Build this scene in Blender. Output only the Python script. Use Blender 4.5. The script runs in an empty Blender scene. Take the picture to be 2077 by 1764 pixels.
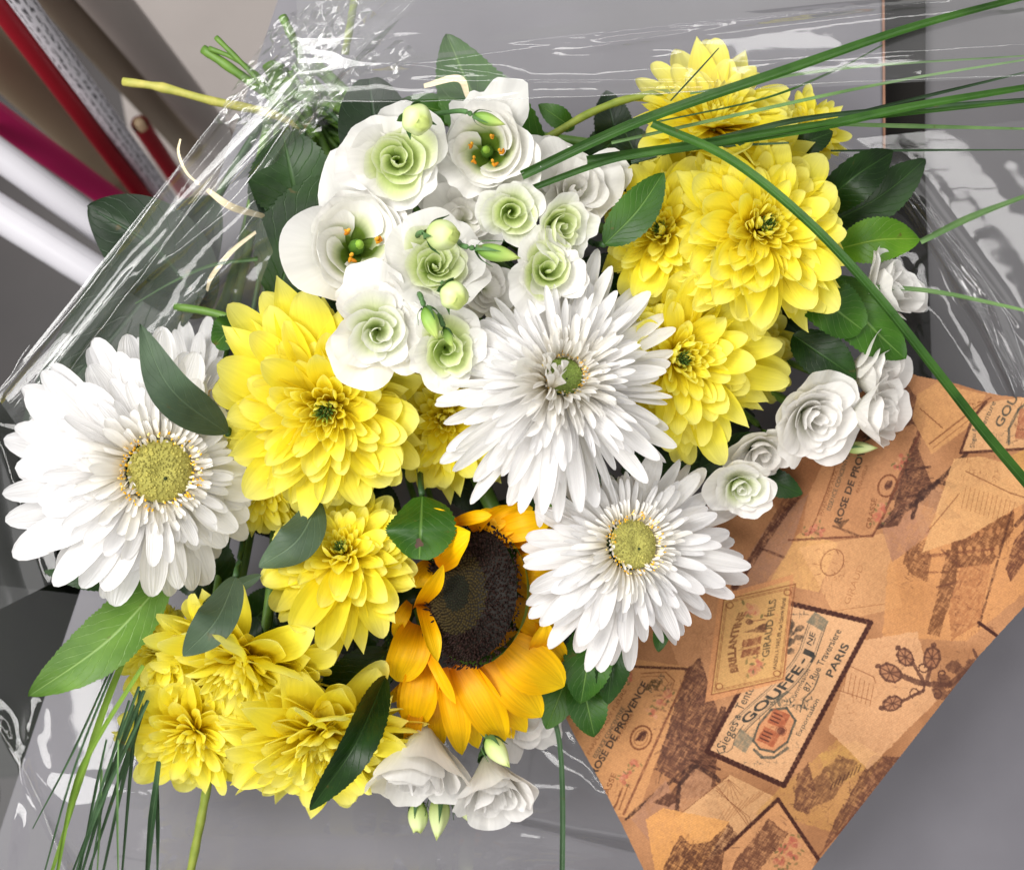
import bpy, bmesh, math, random
import numpy as np
from mathutils import Vector, Matrix, Quaternion, noise

SC = bpy.context.scene
COL = SC.collection
R = math.radians

# ------------------------------------------------------------------ camera
CZ = 0.60                                  # camera height above the table top (metres)
FW = 0.44                                  # width of the view half a metre below the camera
cam_data = bpy.data.cameras.new('camera')
cam = bpy.data.objects.new('camera', cam_data)
COL.objects.link(cam)
cam.location = (0, 0, CZ)
cam_data.sensor_width = 36
cam_data.lens = 36 * 0.5 / FW
cam_data.clip_start = 0.02
cam_data.clip_end = 50
cam_data.dof.use_dof = True
cam_data.dof.focus_distance = 0.49
cam_data.dof.aperture_fstop = 10.0
SC.camera = cam

# ------------------------------------------------------------------ world and lamps (a shop interior in daylight)
world = bpy.data.worlds.new('World')
SC.world = world
world.use_nodes = True
wn = world.node_tree
bg = wn.nodes['Background']
bg.inputs['Color'].default_value = (1.0, 0.985, 0.97, 1)
bg.inputs['Strength'].default_value = 0.34

def area(name, loc, target, sx, sy, power, col):
    l = bpy.data.lights.new(name, 'AREA')
    l.shape = 'RECTANGLE'; l.size = sx; l.size_y = sy; l.energy = power; l.color = col
    o = bpy.data.objects.new(name, l); COL.objects.link(o)
    o.location = loc
    d = Vector(target) - Vector(loc)
    o.rotation_euler = d.to_track_quat('-Z', 'Y').to_euler()
    return o
area('shop_window_light', (-0.95, 0.45, 1.35), (0, 0, 0.05), 1.1, 0.8, 27, (1.0, 0.985, 0.96))
area('ceiling_light', (-0.25, -0.75, 1.7), (0, 0, 0.05), 1.5, 0.25, 11, (1.0, 0.98, 0.95))
area('ceiling_light', (0.30, 0.75, 1.7), (0, 0, 0.05), 1.5, 0.18, 6, (1.0, 0.98, 0.96))

SC.view_settings.view_transform = 'Standard'
SC.view_settings.look = 'None'
SC.view_settings.gamma = 1
SC.view_settings.exposure = 0.45
SC.view_settings.use_curve_mapping = False
SC.render.engine = 'CYCLES'
SC.cycles.use_denoising = True
SC.cycles.transparent_max_bounces = 24
SC.cycles.max_bounces = 10
SC.cycles.transmission_bounces = 8
SC.cycles.diffuse_bounces = 4
SC.cycles.caustics_reflective = False
SC.cycles.caustics_refractive = False

# ------------------------------------------------------------------ helpers
IW, IH = 2077.0, 1764.0                    # the photograph measured at this size
def scl(z): return (CZ - z) * (FW / 0.5) / IW        # metres for one measured pixel, at height z
def P(px, py, z):                          # place on the bench for a measured point at height z
    s = scl(z)
    return Vector(((px - IW / 2) * s, (IH / 2 - py) * s, z))

def lin(c):
    return tuple((x / 12.92 if x <= 0.04045 else ((x + 0.055) / 1.055) ** 2.4) for x in (v / 255.0 for v in c))

def tag(o, label=None, cat=None, group=None, kind=None):
    if label: o['label'] = label
    if cat: o['category'] = cat
    if group: o['group'] = group
    if kind: o['kind'] = kind
    return o

def empty(name, loc=(0, 0, 0)):
    o = bpy.data.objects.new(name, None)
    o.empty_display_size = 0.01
    COL.objects.link(o)
    o.location = loc
    return o

def link(name, me, parent=None, mat=None, mw=None):
    o = bpy.data.objects.new(name, me)
    COL.objects.link(o)
    if mat is not None and not me.materials: me.materials.append(mat)
    if parent is not None: o.parent = parent
    if mw is not None: o.matrix_basis = mw
    return o

def mesh(name, verts, faces, uvs=None, smooth=True, cols=None):
    me = bpy.data.meshes.new(name)
    me.from_pydata([tuple(v) for v in verts], [], faces)
    if uvs is not None:
        lay = me.uv_layers.new(name='UVMap')
        idx = np.empty(len(me.loops), dtype=np.int32)
        me.loops.foreach_get('vertex_index', idx)
        lay.data.foreach_set('uv', np.asarray(uvs, dtype=np.float32)[idx].ravel())
    if cols is not None:
        a = me.color_attributes.new('tint', 'FLOAT_COLOR', 'POINT')
        a.data.foreach_set('color', np.asarray(cols, dtype=np.float32).ravel())
    if smooth: me.shade_smooth()
    me.update()
    return me

def grid_faces(nu, nv):
    f = []
    for i in range(nu):
        for j in range(nv):
            a = i * (nv + 1) + j
            f.append((a, a + nv + 1, a + nv + 2, a + 1))
    return f

def catmull(pts, n):
    pts = [Vector(p) for p in pts]
    if len(pts) == 2:
        return [pts[0].lerp(pts[1], i / n) for i in range(n + 1)]
    ext = [pts[0] * 2 - pts[1]] + pts + [pts[-1] * 2 - pts[-2]]
    out = []
    segs = len(pts) - 1
    for i in range(n + 1):
        t = i / n * segs
        k = min(int(t), segs - 1); u = t - k
        a, b, c, d = ext[k], ext[k + 1], ext[k + 2], ext[k + 3]
        out.append(0.5 * ((2 * b) + (c - a) * u + (2 * a - 5 * b + 4 * c - d) * u * u + (3 * b - a - 3 * c + d) * u ** 3))
    return out

def tube(pts, radii, n=7, name='tube', cap=True):
    pts = [Vector(p) for p in pts]
    V, F, U = [], [], []
    up = Vector((0, 0, 1))
    for i, p in enumerate(pts):
        t = (pts[min(i + 1, len(pts) - 1)] - pts[max(i - 1, 0)]).normalized()
        ref = up if abs(t.dot(up)) < 0.95 else Vector((1, 0, 0))
        a = t.cross(ref).normalized(); b = t.cross(a).normalized()
        r = radii[i] if hasattr(radii, '__len__') else radii
        for k in range(n):
            th = 2 * math.pi * k / n
            V.append(p + a * math.cos(th) * r + b * math.sin(th) * r); U.append((i / max(1, len(pts) - 1), k / n))
    for i in range(len(pts) - 1):
        for k in range(n):
            F.append((i * n + k, i * n + (k + 1) % n, (i + 1) * n + (k + 1) % n, (i + 1) * n + k))
    if cap:
        F.append(tuple(range(n - 1, -1, -1))); F.append(tuple((len(pts) - 1) * n + k for k in range(n)))
    return mesh(name, V, F, U)

def normal_from(tilt):                     # tilt = (degrees, direction in the picture: 0 right, 90 up)
    t, d = R(tilt[0]), R(tilt[1])
    return Vector((math.sin(t) * math.cos(d), math.sin(t) * math.sin(d), math.cos(t)))

def frame(loc, n, spin=0):
    q = Vector((0, 0, 1)).rotation_difference(n)
    return Matrix.Translation(loc) @ q.to_matrix().to_4x4() @ Matrix.Rotation(spin, 4, 'Z')

# ------------------------------------------------------------------ materials
def new_mat(name):
    m = bpy.data.materials.new(name); m.use_nodes = True
    nt = m.node_tree
    return m, nt, nt.nodes, nt.links, nt.nodes['Principled BSDF'], nt.nodes['Material Output']

def rgba(c): return (c[0], c[1], c[2], 1)

def petal_mat(name, stops, streak=0.12, rough=0.55, transl=0.32, streak_scale=26, bump=0.25, var=0.08, spec=0.25):
    m, nt, N, L, b, out = new_mat(name)
    uv = N.new('ShaderNodeUVMap')
    sep = N.new('ShaderNodeSeparateXYZ'); L.new(uv.outputs[0], sep.inputs[0])
    ramp = N.new('ShaderNodeValToRGB'); L.new(sep.outputs[0], ramp.inputs[0])
    el = ramp.color_ramp.elements
    while len(el) < len(stops): el.new(0.5)
    for e, (p, c) in zip(el, stops): e.position = p; e.color = rgba(lin(c))
    mp = N.new('ShaderNodeMapping'); mp.inputs['Scale'].default_value = (1.6, streak_scale, 1)
    oi = N.new('ShaderNodeObjectInfo')
    L.new(uv.outputs[0], mp.inputs[0])
    mul = N.new('ShaderNodeMath'); mul.operation = 'MULTIPLY'; mul.inputs[1].default_value = 37.0; L.new(oi.outputs['Random'], mul.inputs[0])
    cmb = N.new('ShaderNodeCombineXYZ'); L.new(mul.outputs[0], cmb.inputs[0]); L.new(mul.outputs[0], cmb.inputs[1])
    L.new(cmb.outputs[0], mp.inputs['Location'])
    no = N.new('ShaderNodeTexNoise'); no.inputs['Scale'].default_value = 1.0; no.inputs['Detail'].default_value = 3
    L.new(mp.outputs[0], no.inputs['Vector'])
    # streaks and piece-to-piece variation
    hsv = N.new('ShaderNodeHueSaturation'); L.new(ramp.outputs[0], hsv.inputs['Color'])
    mr = N.new('ShaderNodeMapRange'); mr.inputs[1].default_value = 0.25; mr.inputs[2].default_value = 0.75
    mr.inputs[3].default_value = 1 - streak; mr.inputs[4].default_value = 1 + streak * 0.3; L.new(no.outputs[0], mr.inputs[0])
    mr2 = N.new('ShaderNodeMapRange'); mr2.inputs[3].default_value = 1 - var; mr2.inputs[4].default_value = 1.02
    L.new(oi.outputs['Random'], mr2.inputs[0])
    mm = N.new('ShaderNodeMath'); mm.operation = 'MULTIPLY'; L.new(mr.outputs[0], mm.inputs[0]); L.new(mr2.outputs[0], mm.inputs[1])
    L.new(mm.outputs[0], hsv.inputs['Value'])
    L.new(hsv.outputs[0], b.inputs['Base Color'])
    b.inputs['Roughness'].default_value = rough
    b.inputs['Specular IOR Level'].default_value = spec
    bp = N.new('ShaderNodeBump'); bp.inputs['Strength'].default_value = bump; bp.inputs['Distance'].default_value = 0.0006
    L.new(no.outputs[0], bp.inputs['Height']); L.new(bp.outputs[0], b.inputs['Normal'])
    tr = N.new('ShaderNodeBsdfTranslucent'); L.new(hsv.outputs[0], tr.inputs[0])
    mx = N.new('ShaderNodeMixShader'); mx.inputs[0].default_value = transl
    L.new(b.outputs[0], mx.inputs[1]); L.new(tr.outputs[0], mx.inputs[2]); L.new(mx.outputs[0], out.inputs[0])
    return m

def leaf_mat(name, c0, c1, vein, rough=0.38, transl=0.16, veins=9.0, spec=0.32):
    m, nt, N, L, b, out = new_mat(name)
    uv = N.new('ShaderNodeUVMap'); sep = N.new('ShaderNodeSeparateXYZ'); L.new(uv.outputs[0], sep.inputs[0])
    def math_(op, a, bb=None, v=None):
        n = N.new('ShaderNodeMath'); n.operation = op
        if isinstance(a, (int, float)): n.inputs[0].default_value = a
        else: L.new(a, n.inputs[0])
        if bb is not None:
            if isinstance(bb, (int, float)): n.inputs[1].default_value = bb
            else: L.new(bb, n.inputs[1])
        return n.outputs[0]
    off = math_('ABSOLUTE', math_('SUBTRACT', sep.outputs[1], 0.5))          # distance from the midrib, 0..0.5
    ph = math_('SUBTRACT', math_('MULTIPLY', sep.outputs[0], veins), math_('MULTIPLY', off, 6.0))
    nz = N.new('ShaderNodeTexNoise'); nz.inputs['Scale'].default_value = 5; L.new(uv.outputs[0], nz.inputs['Vector'])
    ph = math_('ADD', ph, math_('MULTIPLY', nz.outputs[0], 0.9))
    fr = math_('ABSOLUTE', math_('SUBTRACT', math_('FRACT', ph), 0.5))
    side = N.new('ShaderNodeMapRange'); side.inputs[1].default_value = 0.0; side.inputs[2].default_value = 0.06
    side.inputs[3].default_value = 0.5; side.inputs[4].default_value = 0; L.new(fr, side.inputs[0])
    mid = N.new('ShaderNodeMapRange'); mid.inputs[1].default_value = 0.008; mid.inputs[2].default_value = 0.03
    mid.inputs[3].default_value = 1; mid.inputs[4].default_value = 0; L.new(off, mid.inputs[0])
    vv = math_('MAXIMUM', side.outputs[0], mid.outputs[0])
    tc = N.new('ShaderNodeTexCoord')
    n2 = N.new('ShaderNodeTexNoise'); n2.inputs['Scale'].default_value = 60; n2.inputs['Detail'].default_value = 5; L.new(tc.outputs['Object'], n2.inputs['Vector'])
    rp = N.new('ShaderNodeValToRGB'); rp.color_ramp.elements[0].position = 0.35; rp.color_ramp.elements[1].position = 0.68
    rp.color_ramp.elements[0].color = rgba(lin(c0)); rp.color_ramp.elements[1].color = rgba(lin(c1)); L.new(n2.outputs[0], rp.inputs[0])
    mx = N.new('ShaderNodeMixRGB'); mx.inputs[2].default_value = rgba(lin(vein))
    L.new(math_('MULTIPLY', vv, 0.65), mx.inputs[0]); L.new(rp.outputs[0], mx.inputs[1])
    n4 = N.new('ShaderNodeTexNoise'); n4.inputs['Scale'].default_value = 130; n4.inputs['Detail'].default_value = 3; L.new(tc.outputs['Object'], n4.inputs['Vector'])
    sp4 = N.new('ShaderNodeMapRange'); sp4.inputs[1].default_value = 0.69; sp4.inputs[2].default_value = 0.76; sp4.inputs[4].default_value = 0.75; L.new(n4.outputs[0], sp4.inputs[0])
    n5 = N.new('ShaderNodeTexNoise'); n5.inputs['Scale'].default_value = 22; L.new(tc.outputs['Object'], n5.inputs['Vector'])
    hv = N.new('ShaderNodeHueSaturation'); L.new(mx.outputs[0], hv.inputs['Color'])
    mr5 = N.new('ShaderNodeMapRange'); mr5.inputs[1].default_value = 0.3; mr5.inputs[2].default_value = 0.7; mr5.inputs[3].default_value = 0.72; mr5.inputs[4].default_value = 1.25; L.new(n5.outputs[0], mr5.inputs[0]); L.new(mr5.outputs[0], hv.inputs['Value'])
    mx = N.new('ShaderNodeMixRGB'); mx.inputs[2].default_value = rgba(lin((92, 74, 34))); L.new(sp4.outputs[0], mx.inputs[0]); L.new(hv.outputs[0], mx.inputs[1])
    L.new(mx.outputs[0], b.inputs['Base Color'])
    n3 = N.new('ShaderNodeTexNoise'); n3.inputs['Scale'].default_value = 420; L.new(tc.outputs['Object'], n3.inputs['Vector'])
    hh = math_('SUBTRACT', math_('MULTIPLY', n3.outputs[0], 0.35), vv)
    bp = N.new('ShaderNodeBump'); bp.inputs['Strength'].default_value = 0.5; bp.inputs['Distance'].default_value = 0.0005
    L.new(hh, bp.inputs['Height']); L.new(bp.outputs[0], b.inputs['Normal'])
    b.inputs['Roughness'].default_value = rough; b.inputs['Specular IOR Level'].default_value = spec
    tr = N.new('ShaderNodeBsdfTranslucent'); L.new(mx.outputs[0], tr.inputs[0])
    ms = N.new('ShaderNodeMixShader'); ms.inputs[0].default_value = transl
    L.new(b.outputs[0], ms.inputs[1]); L.new(tr.outputs[0], ms.inputs[2]); L.new(ms.outputs[0], out.inputs[0])
    return m

def plain_mat(name, c0, c1, scale=40, rough=0.5, bump=0.2, bdist=0.001, detail=5, spec=0.4, stretch=(1, 1, 1)):
    m, nt, N, L, b, out = new_mat(name)
    tc = N.new('ShaderNodeTexCoord'); mp = N.new('ShaderNodeMapping'); mp.inputs['Scale'].default_value = stretch
    L.new(tc.outputs['Object'], mp.inputs[0])
    no = N.new('ShaderNodeTexNoise'); no.inputs['Scale'].default_value = scale; no.inputs['Detail'].default_value = detail
    L.new(mp.outputs[0], no.inputs['Vector'])
    rp = N.new('ShaderNodeValToRGB'); rp.color_ramp.elements[0].position = 0.3; rp.color_ramp.elements[1].position = 0.7
    rp.color_ramp.elements[0].color = rgba(lin(c0)); rp.color_ramp.elements[1].color = rgba(lin(c1))
    L.new(no.outputs[0], rp.inputs[0]); L.new(rp.outputs[0], b.inputs['Base Color'])
    bp = N.new('ShaderNodeBump'); bp.inputs['Strength'].default_value = bump; bp.inputs['Distance'].default_value = bdist
    L.new(no.outputs[0], bp.inputs['Height']); L.new(bp.outputs[0], b.inputs['Normal'])
    b.inputs['Roughness'].default_value = rough; b.inputs['Specular IOR Level'].default_value = spec
    return m

def tint_mat(name, rough=0.6, spec=0.3, transl=0.0, bump=0.0, bscale=300):
    m, nt, N, L, b, out = new_mat(name)
    at = N.new('ShaderNodeAttribute'); at.attribute_name = 'tint'
    L.new(at.outputs['Color'], b.inputs['Base Color'])
    b.inputs['Roughness'].default_value = rough; b.inputs['Specular IOR Level'].default_value = spec
    if bump:
        tc = N.new('ShaderNodeTexCoord'); no = N.new('ShaderNodeTexNoise'); no.inputs['Scale'].default_value = bscale; no.inputs['Detail'].default_value = 4
        L.new(tc.outputs['Object'], no.inputs['Vector'])
        bp = N.new('ShaderNodeBump'); bp.inputs['Strength'].default_value = bump; bp.inputs['Distance'].default_value = 0.0005
        L.new(no.outputs[0], bp.inputs['Height']); L.new(bp.outputs[0], b.inputs['Normal'])
    if transl:
        tr = N.new('ShaderNodeBsdfTranslucent'); L.new(at.outputs['Color'], tr.inputs[0])
        ms = N.new('ShaderNodeMixShader'); ms.inputs[0].default_value = transl
        L.new(b.outputs[0], ms.inputs[1]); L.new(tr.outputs[0], ms.inputs[2]); L.new(ms.outputs[0], out.inputs[0])
    return m

def film_mat(name, haze=0.015, gloss=1.0, rough=0.06, bscale=40):
    m, nt, N, L, b, out = new_mat(name)
    N.remove(b)
    fr = N.new('ShaderNodeFresnel'); fr.inputs[0].default_value = 1.5
    tc = N.new('ShaderNodeTexCoord'); no = N.new('ShaderNodeTexNoise'); no.inputs['Scale'].default_value = bscale; no.inputs['Detail'].default_value = 2
    L.new(tc.outputs['Object'], no.inputs['Vector'])
    bp = N.new('ShaderNodeBump'); bp.inputs['Strength'].default_value = 0.10; bp.inputs['Distance'].default_value = 0.0012
    L.new(no.outputs[0], bp.inputs['Height']); L.new(bp.outputs[0], fr.inputs['Normal'])
    mu = N.new('ShaderNodeMath'); mu.operation = 'MULTIPLY'; mu.inputs[1].default_value = gloss; L.new(fr.outputs[0], mu.inputs[0])
    mn = N.new('ShaderNodeMath'); mn.operation = 'MINIMUM'; mn.inputs[1].default_value = 0.34; L.new(mu.outputs[0], mn.inputs[0]); mu = mn
    tp = N.new('ShaderNodeBsdfTransparent'); tp.inputs[0].default_value = (0.985, 0.985, 0.985, 1)
    gl = N.new('ShaderNodeBsdfGlossy'); gl.inputs['Roughness'].default_value = rough; L.new(bp.outputs[0], gl.inputs['Normal'])
    df = N.new('ShaderNodeBsdfDiffuse'); df.inputs[0].default_value = (0.85, 0.86, 0.88, 1)
    m1 = N.new('ShaderNodeMixShader'); m1.inputs[0].default_value = haze; L.new(tp.outputs[0], m1.inputs[1]); L.new(df.outputs[0], m1.inputs[2])
    m2 = N.new('ShaderNodeMixShader'); L.new(mu.outputs[0], m2.inputs[0]); L.new(m1.outputs[0], m2.inputs[1]); L.new(gl.outputs[0], m2.inputs[2])
    L.new(m2.outputs[0], out.inputs[0])
    return m

M = {}
M['gerbera'] = petal_mat('gerbera_petal', [(0, (234, 230, 216)), (0.3, (241, 239, 236)), (1, (243, 242, 243))], streak=0.07, streak_scale=11, bump=0.7, var=0.03, transl=0.4)
M['gerbera_inner'] = petal_mat('gerbera_inner_petal', [(0, (226, 214, 180)), (0.4, (240, 236, 226)), (1, (243, 241, 238))], streak=0.05, var=0.05, transl=0.3)
M['mum'] = petal_mat('chrysanthemum_petal', [(0, (242, 208, 6)), (0.3, (251, 233, 36)), (0.75, (252, 242, 82)), (1, (252, 247, 140))], streak=0.08, streak_scale=12, bump=0.5, var=0.05, transl=0.5)
M['sun'] = petal_mat('sunflower_petal', [(0, (214, 124, 0)), (0.3, (247, 178, 0)), (0.7, (254, 202, 2)), (1, (254, 214, 20))], streak=0.22, streak_scale=16, bump=0.6, var=0.08, transl=0.3, rough=0.5)
M['rose'] = petal_mat('lisianthus_petal', [(0, (176, 200, 100)), (0.4, (214, 226, 166)), (0.7, (236, 239, 216)), (1, (245, 244, 240))], streak=0.09, streak_scale=20, bump=0.5, var=0.03, transl=0.42, rough=0.55)
M['rose_green'] = petal_mat('lisianthus_green_petal', [(0, (160, 190, 80)), (0.45, (204, 222, 138)), (0.8, (228, 236, 184)), (1, (242, 245, 222))], streak=0.09, streak_scale=20, bump=0.5, var=0.05, transl=0.42, rough=0.55)
M['rose_throat'] = petal_mat('lisianthus_throat_petal', [(0, (70, 100, 24)), (0.34, (104, 130, 40)), (0.52, (214, 220, 176)), (0.7, (243, 241, 234)), (1, (246, 245, 241))], streak=0.08, streak_scale=20, bump=0.5, var=0.03, transl=0.3, rough=0.5)
M['rose_white'] = petal_mat('lisianthus_white_petal', [(0, (214, 220, 184)), (0.25, (236, 236, 220)), (0.6, (243, 241, 236)), (1, (245, 243, 240))], streak=0.08, streak_scale=20, bump=0.5, var=0.03, transl=0.42, rough=0.55)
M['bud'] = petal_mat('lisianthus_bud', [(0, (150, 184, 84)), (0.3, (196, 214, 136)), (0.8, (222, 232, 176)), (1, (206, 220, 130))], streak=0.08, streak_scale=8, bump=0.3, var=0.06, transl=0.2, rough=0.45)
M['bud_green'] = petal_mat('lisianthus_green_bud', [(0, (92, 136, 50)), (0.5, (150, 186, 88)), (1, (196, 212, 120))], streak=0.1, streak_scale=8, bump=0.3, transl=0.15, rough=0.45)
M['sepal'] = leaf_mat('sepal_green', (62, 98, 52), (84, 120, 70), (120, 150, 96), rough=0.5)
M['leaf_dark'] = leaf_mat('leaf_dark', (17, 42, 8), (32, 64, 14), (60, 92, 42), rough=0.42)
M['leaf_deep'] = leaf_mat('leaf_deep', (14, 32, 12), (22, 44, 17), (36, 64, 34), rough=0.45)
M['leaf_mid'] = leaf_mat('leaf_mid', (36, 74, 15), (57, 98, 22), (104, 138, 66), rough=0.42)
M['leaf_light'] = leaf_mat('leaf_light', (78, 116, 36), (102, 140, 52), (146, 178, 102), rough=0.36, transl=0.24)
M['leaf_bright'] = leaf_mat('leaf_bright', (76, 124, 24), (102, 150, 34), (150, 184, 70), rough=0.36, transl=0.24)
M['leaf_grey'] = leaf_mat('leaf_grey', (62, 80, 60), (78, 98, 74), (98, 118, 92), rough=0.5, veins=7, spec=0.3)
M['grass'] = leaf_mat('grass_green', (38, 74, 20), (60, 100, 34), (84, 124, 62), rough=0.35, veins=0.0)
M['grass_pale'] = leaf_mat('grass_pale', (88, 122, 70), (116, 148, 92), (140, 170, 116), rough=0.38, veins=0.0)
M['grass_dark'] = leaf_mat('grass_dark', (36, 62, 34), (62, 88, 58), (110, 130, 100), rough=0.32, veins=0.0)
M['stem'] = plain_mat('stem_green', (64, 98, 34), (98, 132, 50), scale=120, rough=0.5, bump=0.3)
M['stem_olive'] = plain_mat('stem_olive', (106, 122, 38), (136, 146, 58), scale=140, rough=0.5, bump=0.4)
M['stem_yellow'] = plain_mat('stem_woody', (142, 146, 62), (176, 168, 84), scale=160, rough=0.6, bump=0.6)
M['stem_dark'] = plain_mat('stem_dark', (30, 58, 26), (48, 78, 36), scale=120, rough=0.5, bump=0.3)
M['tint'] = tint_mat('floret_tint', rough=0.65, spec=0.2)
M['film'] = film_mat('cellophane_film')
M['film_hazy'] = film_mat('cellophane_double', haze=0.045, gloss=1.0, rough=0.08)
M['film_thick'] = film_mat('cellophane_fold', haze=0.10, gloss=2.2, rough=0.10)
M['raffia'] = plain_mat('raffia', (214, 198, 160), (236, 222, 190), scale=200, rough=0.6, stretch=(1, 8, 1))

# ================================================================== the setting
def box_mesh(name, x0, x1, y0, y1, z0, z1, bev=0.0):
    bm = bmesh.new()
    bmesh.ops.create_cube(bm, size=1)
    for v in bm.verts:
        v.co = Vector(((x0 + x1) / 2 + v.co.x * (x1 - x0), (y0 + y1) / 2 + v.co.y * (y1 - y0), (z0 + z1) / 2 + v.co.z * (z1 - z0)))
    if bev: bmesh.ops.bevel(bm, geom=bm.edges[:], offset=bev, segments=2, affect='EDGES')
    me = bpy.data.meshes.new(name); bm.to_mesh(me); bm.free()
    return me

def prism_mesh(name, poly, z0, z1, bev=0.0):
    bm = bmesh.new()
    vs = [bm.verts.new((p[0], p[1], z1)) for p in poly]
    f = bm.faces.new(vs)
    if f.normal.z < 0: f.normal_flip()
    r = bmesh.ops.extrude_face_region(bm, geom=[f])
    for v in [e for e in r['geom'] if isinstance(e, bmesh.types.BMVert)]: v.co.z = z0
    bm.normal_update()
    bmesh.ops.recalc_face_normals(bm, faces=bm.faces[:])
    if bev: bmesh.ops.bevel(bm, geom=bm.edges[:], offset=bev, segments=2, affect='EDGES')
    me = bpy.data.meshes.new(name); bm.to_mesh(me); bm.free()
    return me

M['floor'] = plain_mat('floor_dark', (44, 39, 40), (60, 54, 54), scale=5, rough=0.45)
M['table'] = plain_mat('table_grey', (98, 96, 102), (108, 106, 112), scale=14, rough=0.42, bump=0.05)
M['bench'] = plain_mat('bench_grey', (84, 82, 85), (93, 91, 94), scale=10, rough=0.4, bump=0.05)  # darker than the table: shade on the lower surface put into its grey
M['edge'] = plain_mat('table_edge_brown', (120, 84, 66), (146, 106, 84), scale=60, rough=0.6)
M['gap'] = plain_mat('gap_shade_dark', (22, 20, 19), (30, 28, 26), scale=20, rough=0.7, spec=0.1)  # shade of the gap beside the table, put into a near-black colour

fl = link('floor', prism_mesh('floor', [(-3, -3), (3, -3), (3, 3), (-3, 3)], -0.95, -0.90), None, M['floor']); tag(fl, kind='structure')

# the grey table top: left edge slants, right edge ends in a thin brown edging
tl = [P(x, y, 0) for x, y in ((830, -800), (1784, -800), (1792, 400), (1806, 800), (1822, 1000), (2500, 1000), (2500, 2600), (-300, 2600), (0, 1680))]
tb = link('table_top', prism_mesh('table_top', [(p.x, p.y) for p in tl], -0.022, 0.0, 0.0012), None, M['table']); tag(tb, kind='structure')
ed = [P(x, y, 0) for x, y in ((1785.5, -800), (1790, -800), (1798, 400), (1812, 800), (1826, 990), (1821.5, 990), (1807.5, 800), (1793.5, 400))]
link('edge_strip', prism_mesh('edge_strip', [(p.x, p.y) for p in ed], -0.022, -0.001), tb, M['edge'])
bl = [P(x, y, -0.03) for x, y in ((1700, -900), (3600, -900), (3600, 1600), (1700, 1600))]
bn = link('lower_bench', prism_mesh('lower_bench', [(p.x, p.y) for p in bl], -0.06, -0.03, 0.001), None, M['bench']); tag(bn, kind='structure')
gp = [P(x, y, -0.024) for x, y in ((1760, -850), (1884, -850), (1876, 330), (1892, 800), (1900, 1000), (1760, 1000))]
gb = link('dark_gap_strip', prism_mesh('dark_gap_strip', [(p.x, p.y) for p in gp], -0.0298, -0.024), bn, M['gap'])  # strip standing in for the dark gap between table and bench

# dark bucket added to give the dark area above the floor, half hidden by the table edge
M['bucket'] = plain_mat('added_bucket_dark', (12, 15, 10), (24, 30, 18), scale=12, rough=0.7, spec=0.1)
bq = P(-20, 1190, -0.44); bk = empty('added_bucket', (bq.x, bq.y, -0.90)); tag(bk, 'dark bucket form added to fill the dark area at the left edge, under the table side', 'bucket')
V, F = [], []
prof_ = [(0.0, 0.01), (0.125, 0.0), (0.165, 0.46), (0.158, 0.46), (0.12, 0.02), (0.0, 0.02)]
for r0, h0 in prof_:
    for k in range(40): V.append((r0 * math.cos(k * math.pi / 20), r0 * math.sin(k * math.pi / 20), h0))
for i in range(len(prof_) - 1):
    for k in range(40): F.append((i * 40 + k, i * 40 + (k + 1) % 40, (i + 1) * 40 + (k + 1) % 40, (i + 1) * 40 + k))
link('body', mesh('bucket_body', V, F), bk, M['bucket'])
link('rim', tube([(0.165 * math.cos(k * math.pi / 24), 0.165 * math.sin(k * math.pi / 24), 0.462) for k in range(49)], 0.006, 8, 'rim', False), bk, M['bucket'])
# ------------------------------------------------------------------ rolls of wrapping material standing beside the table
def roll_mat(name, c0, c1, rough=0.45, marks=False, bands=None):
    m = plain_mat(name, c0, c1, scale=9, rough=rough, bump=0.15, bdist=0.003, stretch=(1, 1, 0.3))
    N, L = m.node_tree.nodes, m.node_tree.links
    b = N['Principled BSDF']
    src = b.inputs['Base Color'].links[0].from_socket
    if marks:      # rows of small illegible grey print running along the roll
        uv = N.new('ShaderNodeUVMap'); sp = N.new('ShaderNodeSeparateXYZ'); L.new(uv.outputs[0], sp.inputs[0])
        mp = N.new('ShaderNodeMapping'); mp.inputs['Scale'].default_value = (70, 44, 1); L.new(uv.outputs[0], mp.inputs[0])
        no = N.new('ShaderNodeTexNoise'); no.inputs['Scale'].default_value = 1.0; no.inputs['Detail'].default_value = 3; L.new(mp.outputs[0], no.inputs['Vector'])
        st = N.new('ShaderNodeMapRange'); st.inputs[1].default_value = 0.46; st.inputs[2].default_value = 0.56; L.new(no.outputs[0], st.inputs[0])
        rows = N.new('ShaderNodeMath'); rows.operation = 'MULTIPLY'; rows.inputs[1].default_value = 11.0; L.new(sp.outputs[1], rows.inputs[0])
        fr = N.new('ShaderNodeMath'); fr.operation = 'FRACT'; L.new(rows.outputs[0], fr.inputs[0])
        rm = N.new('ShaderNodeMapRange'); rm.inputs[1].default_value = 0.42; rm.inputs[2].default_value = 0.5; L.new(fr.outputs[0], rm.inputs[0])
        mu = N.new('ShaderNodeMath'); mu.operation = 'MULTIPLY'; L.new(st.outputs[0], mu.inputs[0]); L.new(rm.outputs[0], mu.inputs[1])
        m8 = N.new('ShaderNodeMath'); m8.operation = 'MULTIPLY'; m8.inputs[1].default_value = 0.95; L.new(mu.outputs[0], m8.inputs[0])
        mx = N.new('ShaderNodeMixRGB'); mx.inputs[2].default_value = rgba(lin((60, 58, 64))); L.new(m8.outputs[0], mx.inputs[0]); L.new(src, mx.inputs[1])
        L.new(mx.outputs[0], b.inputs['Base Color'])
    return m

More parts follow.
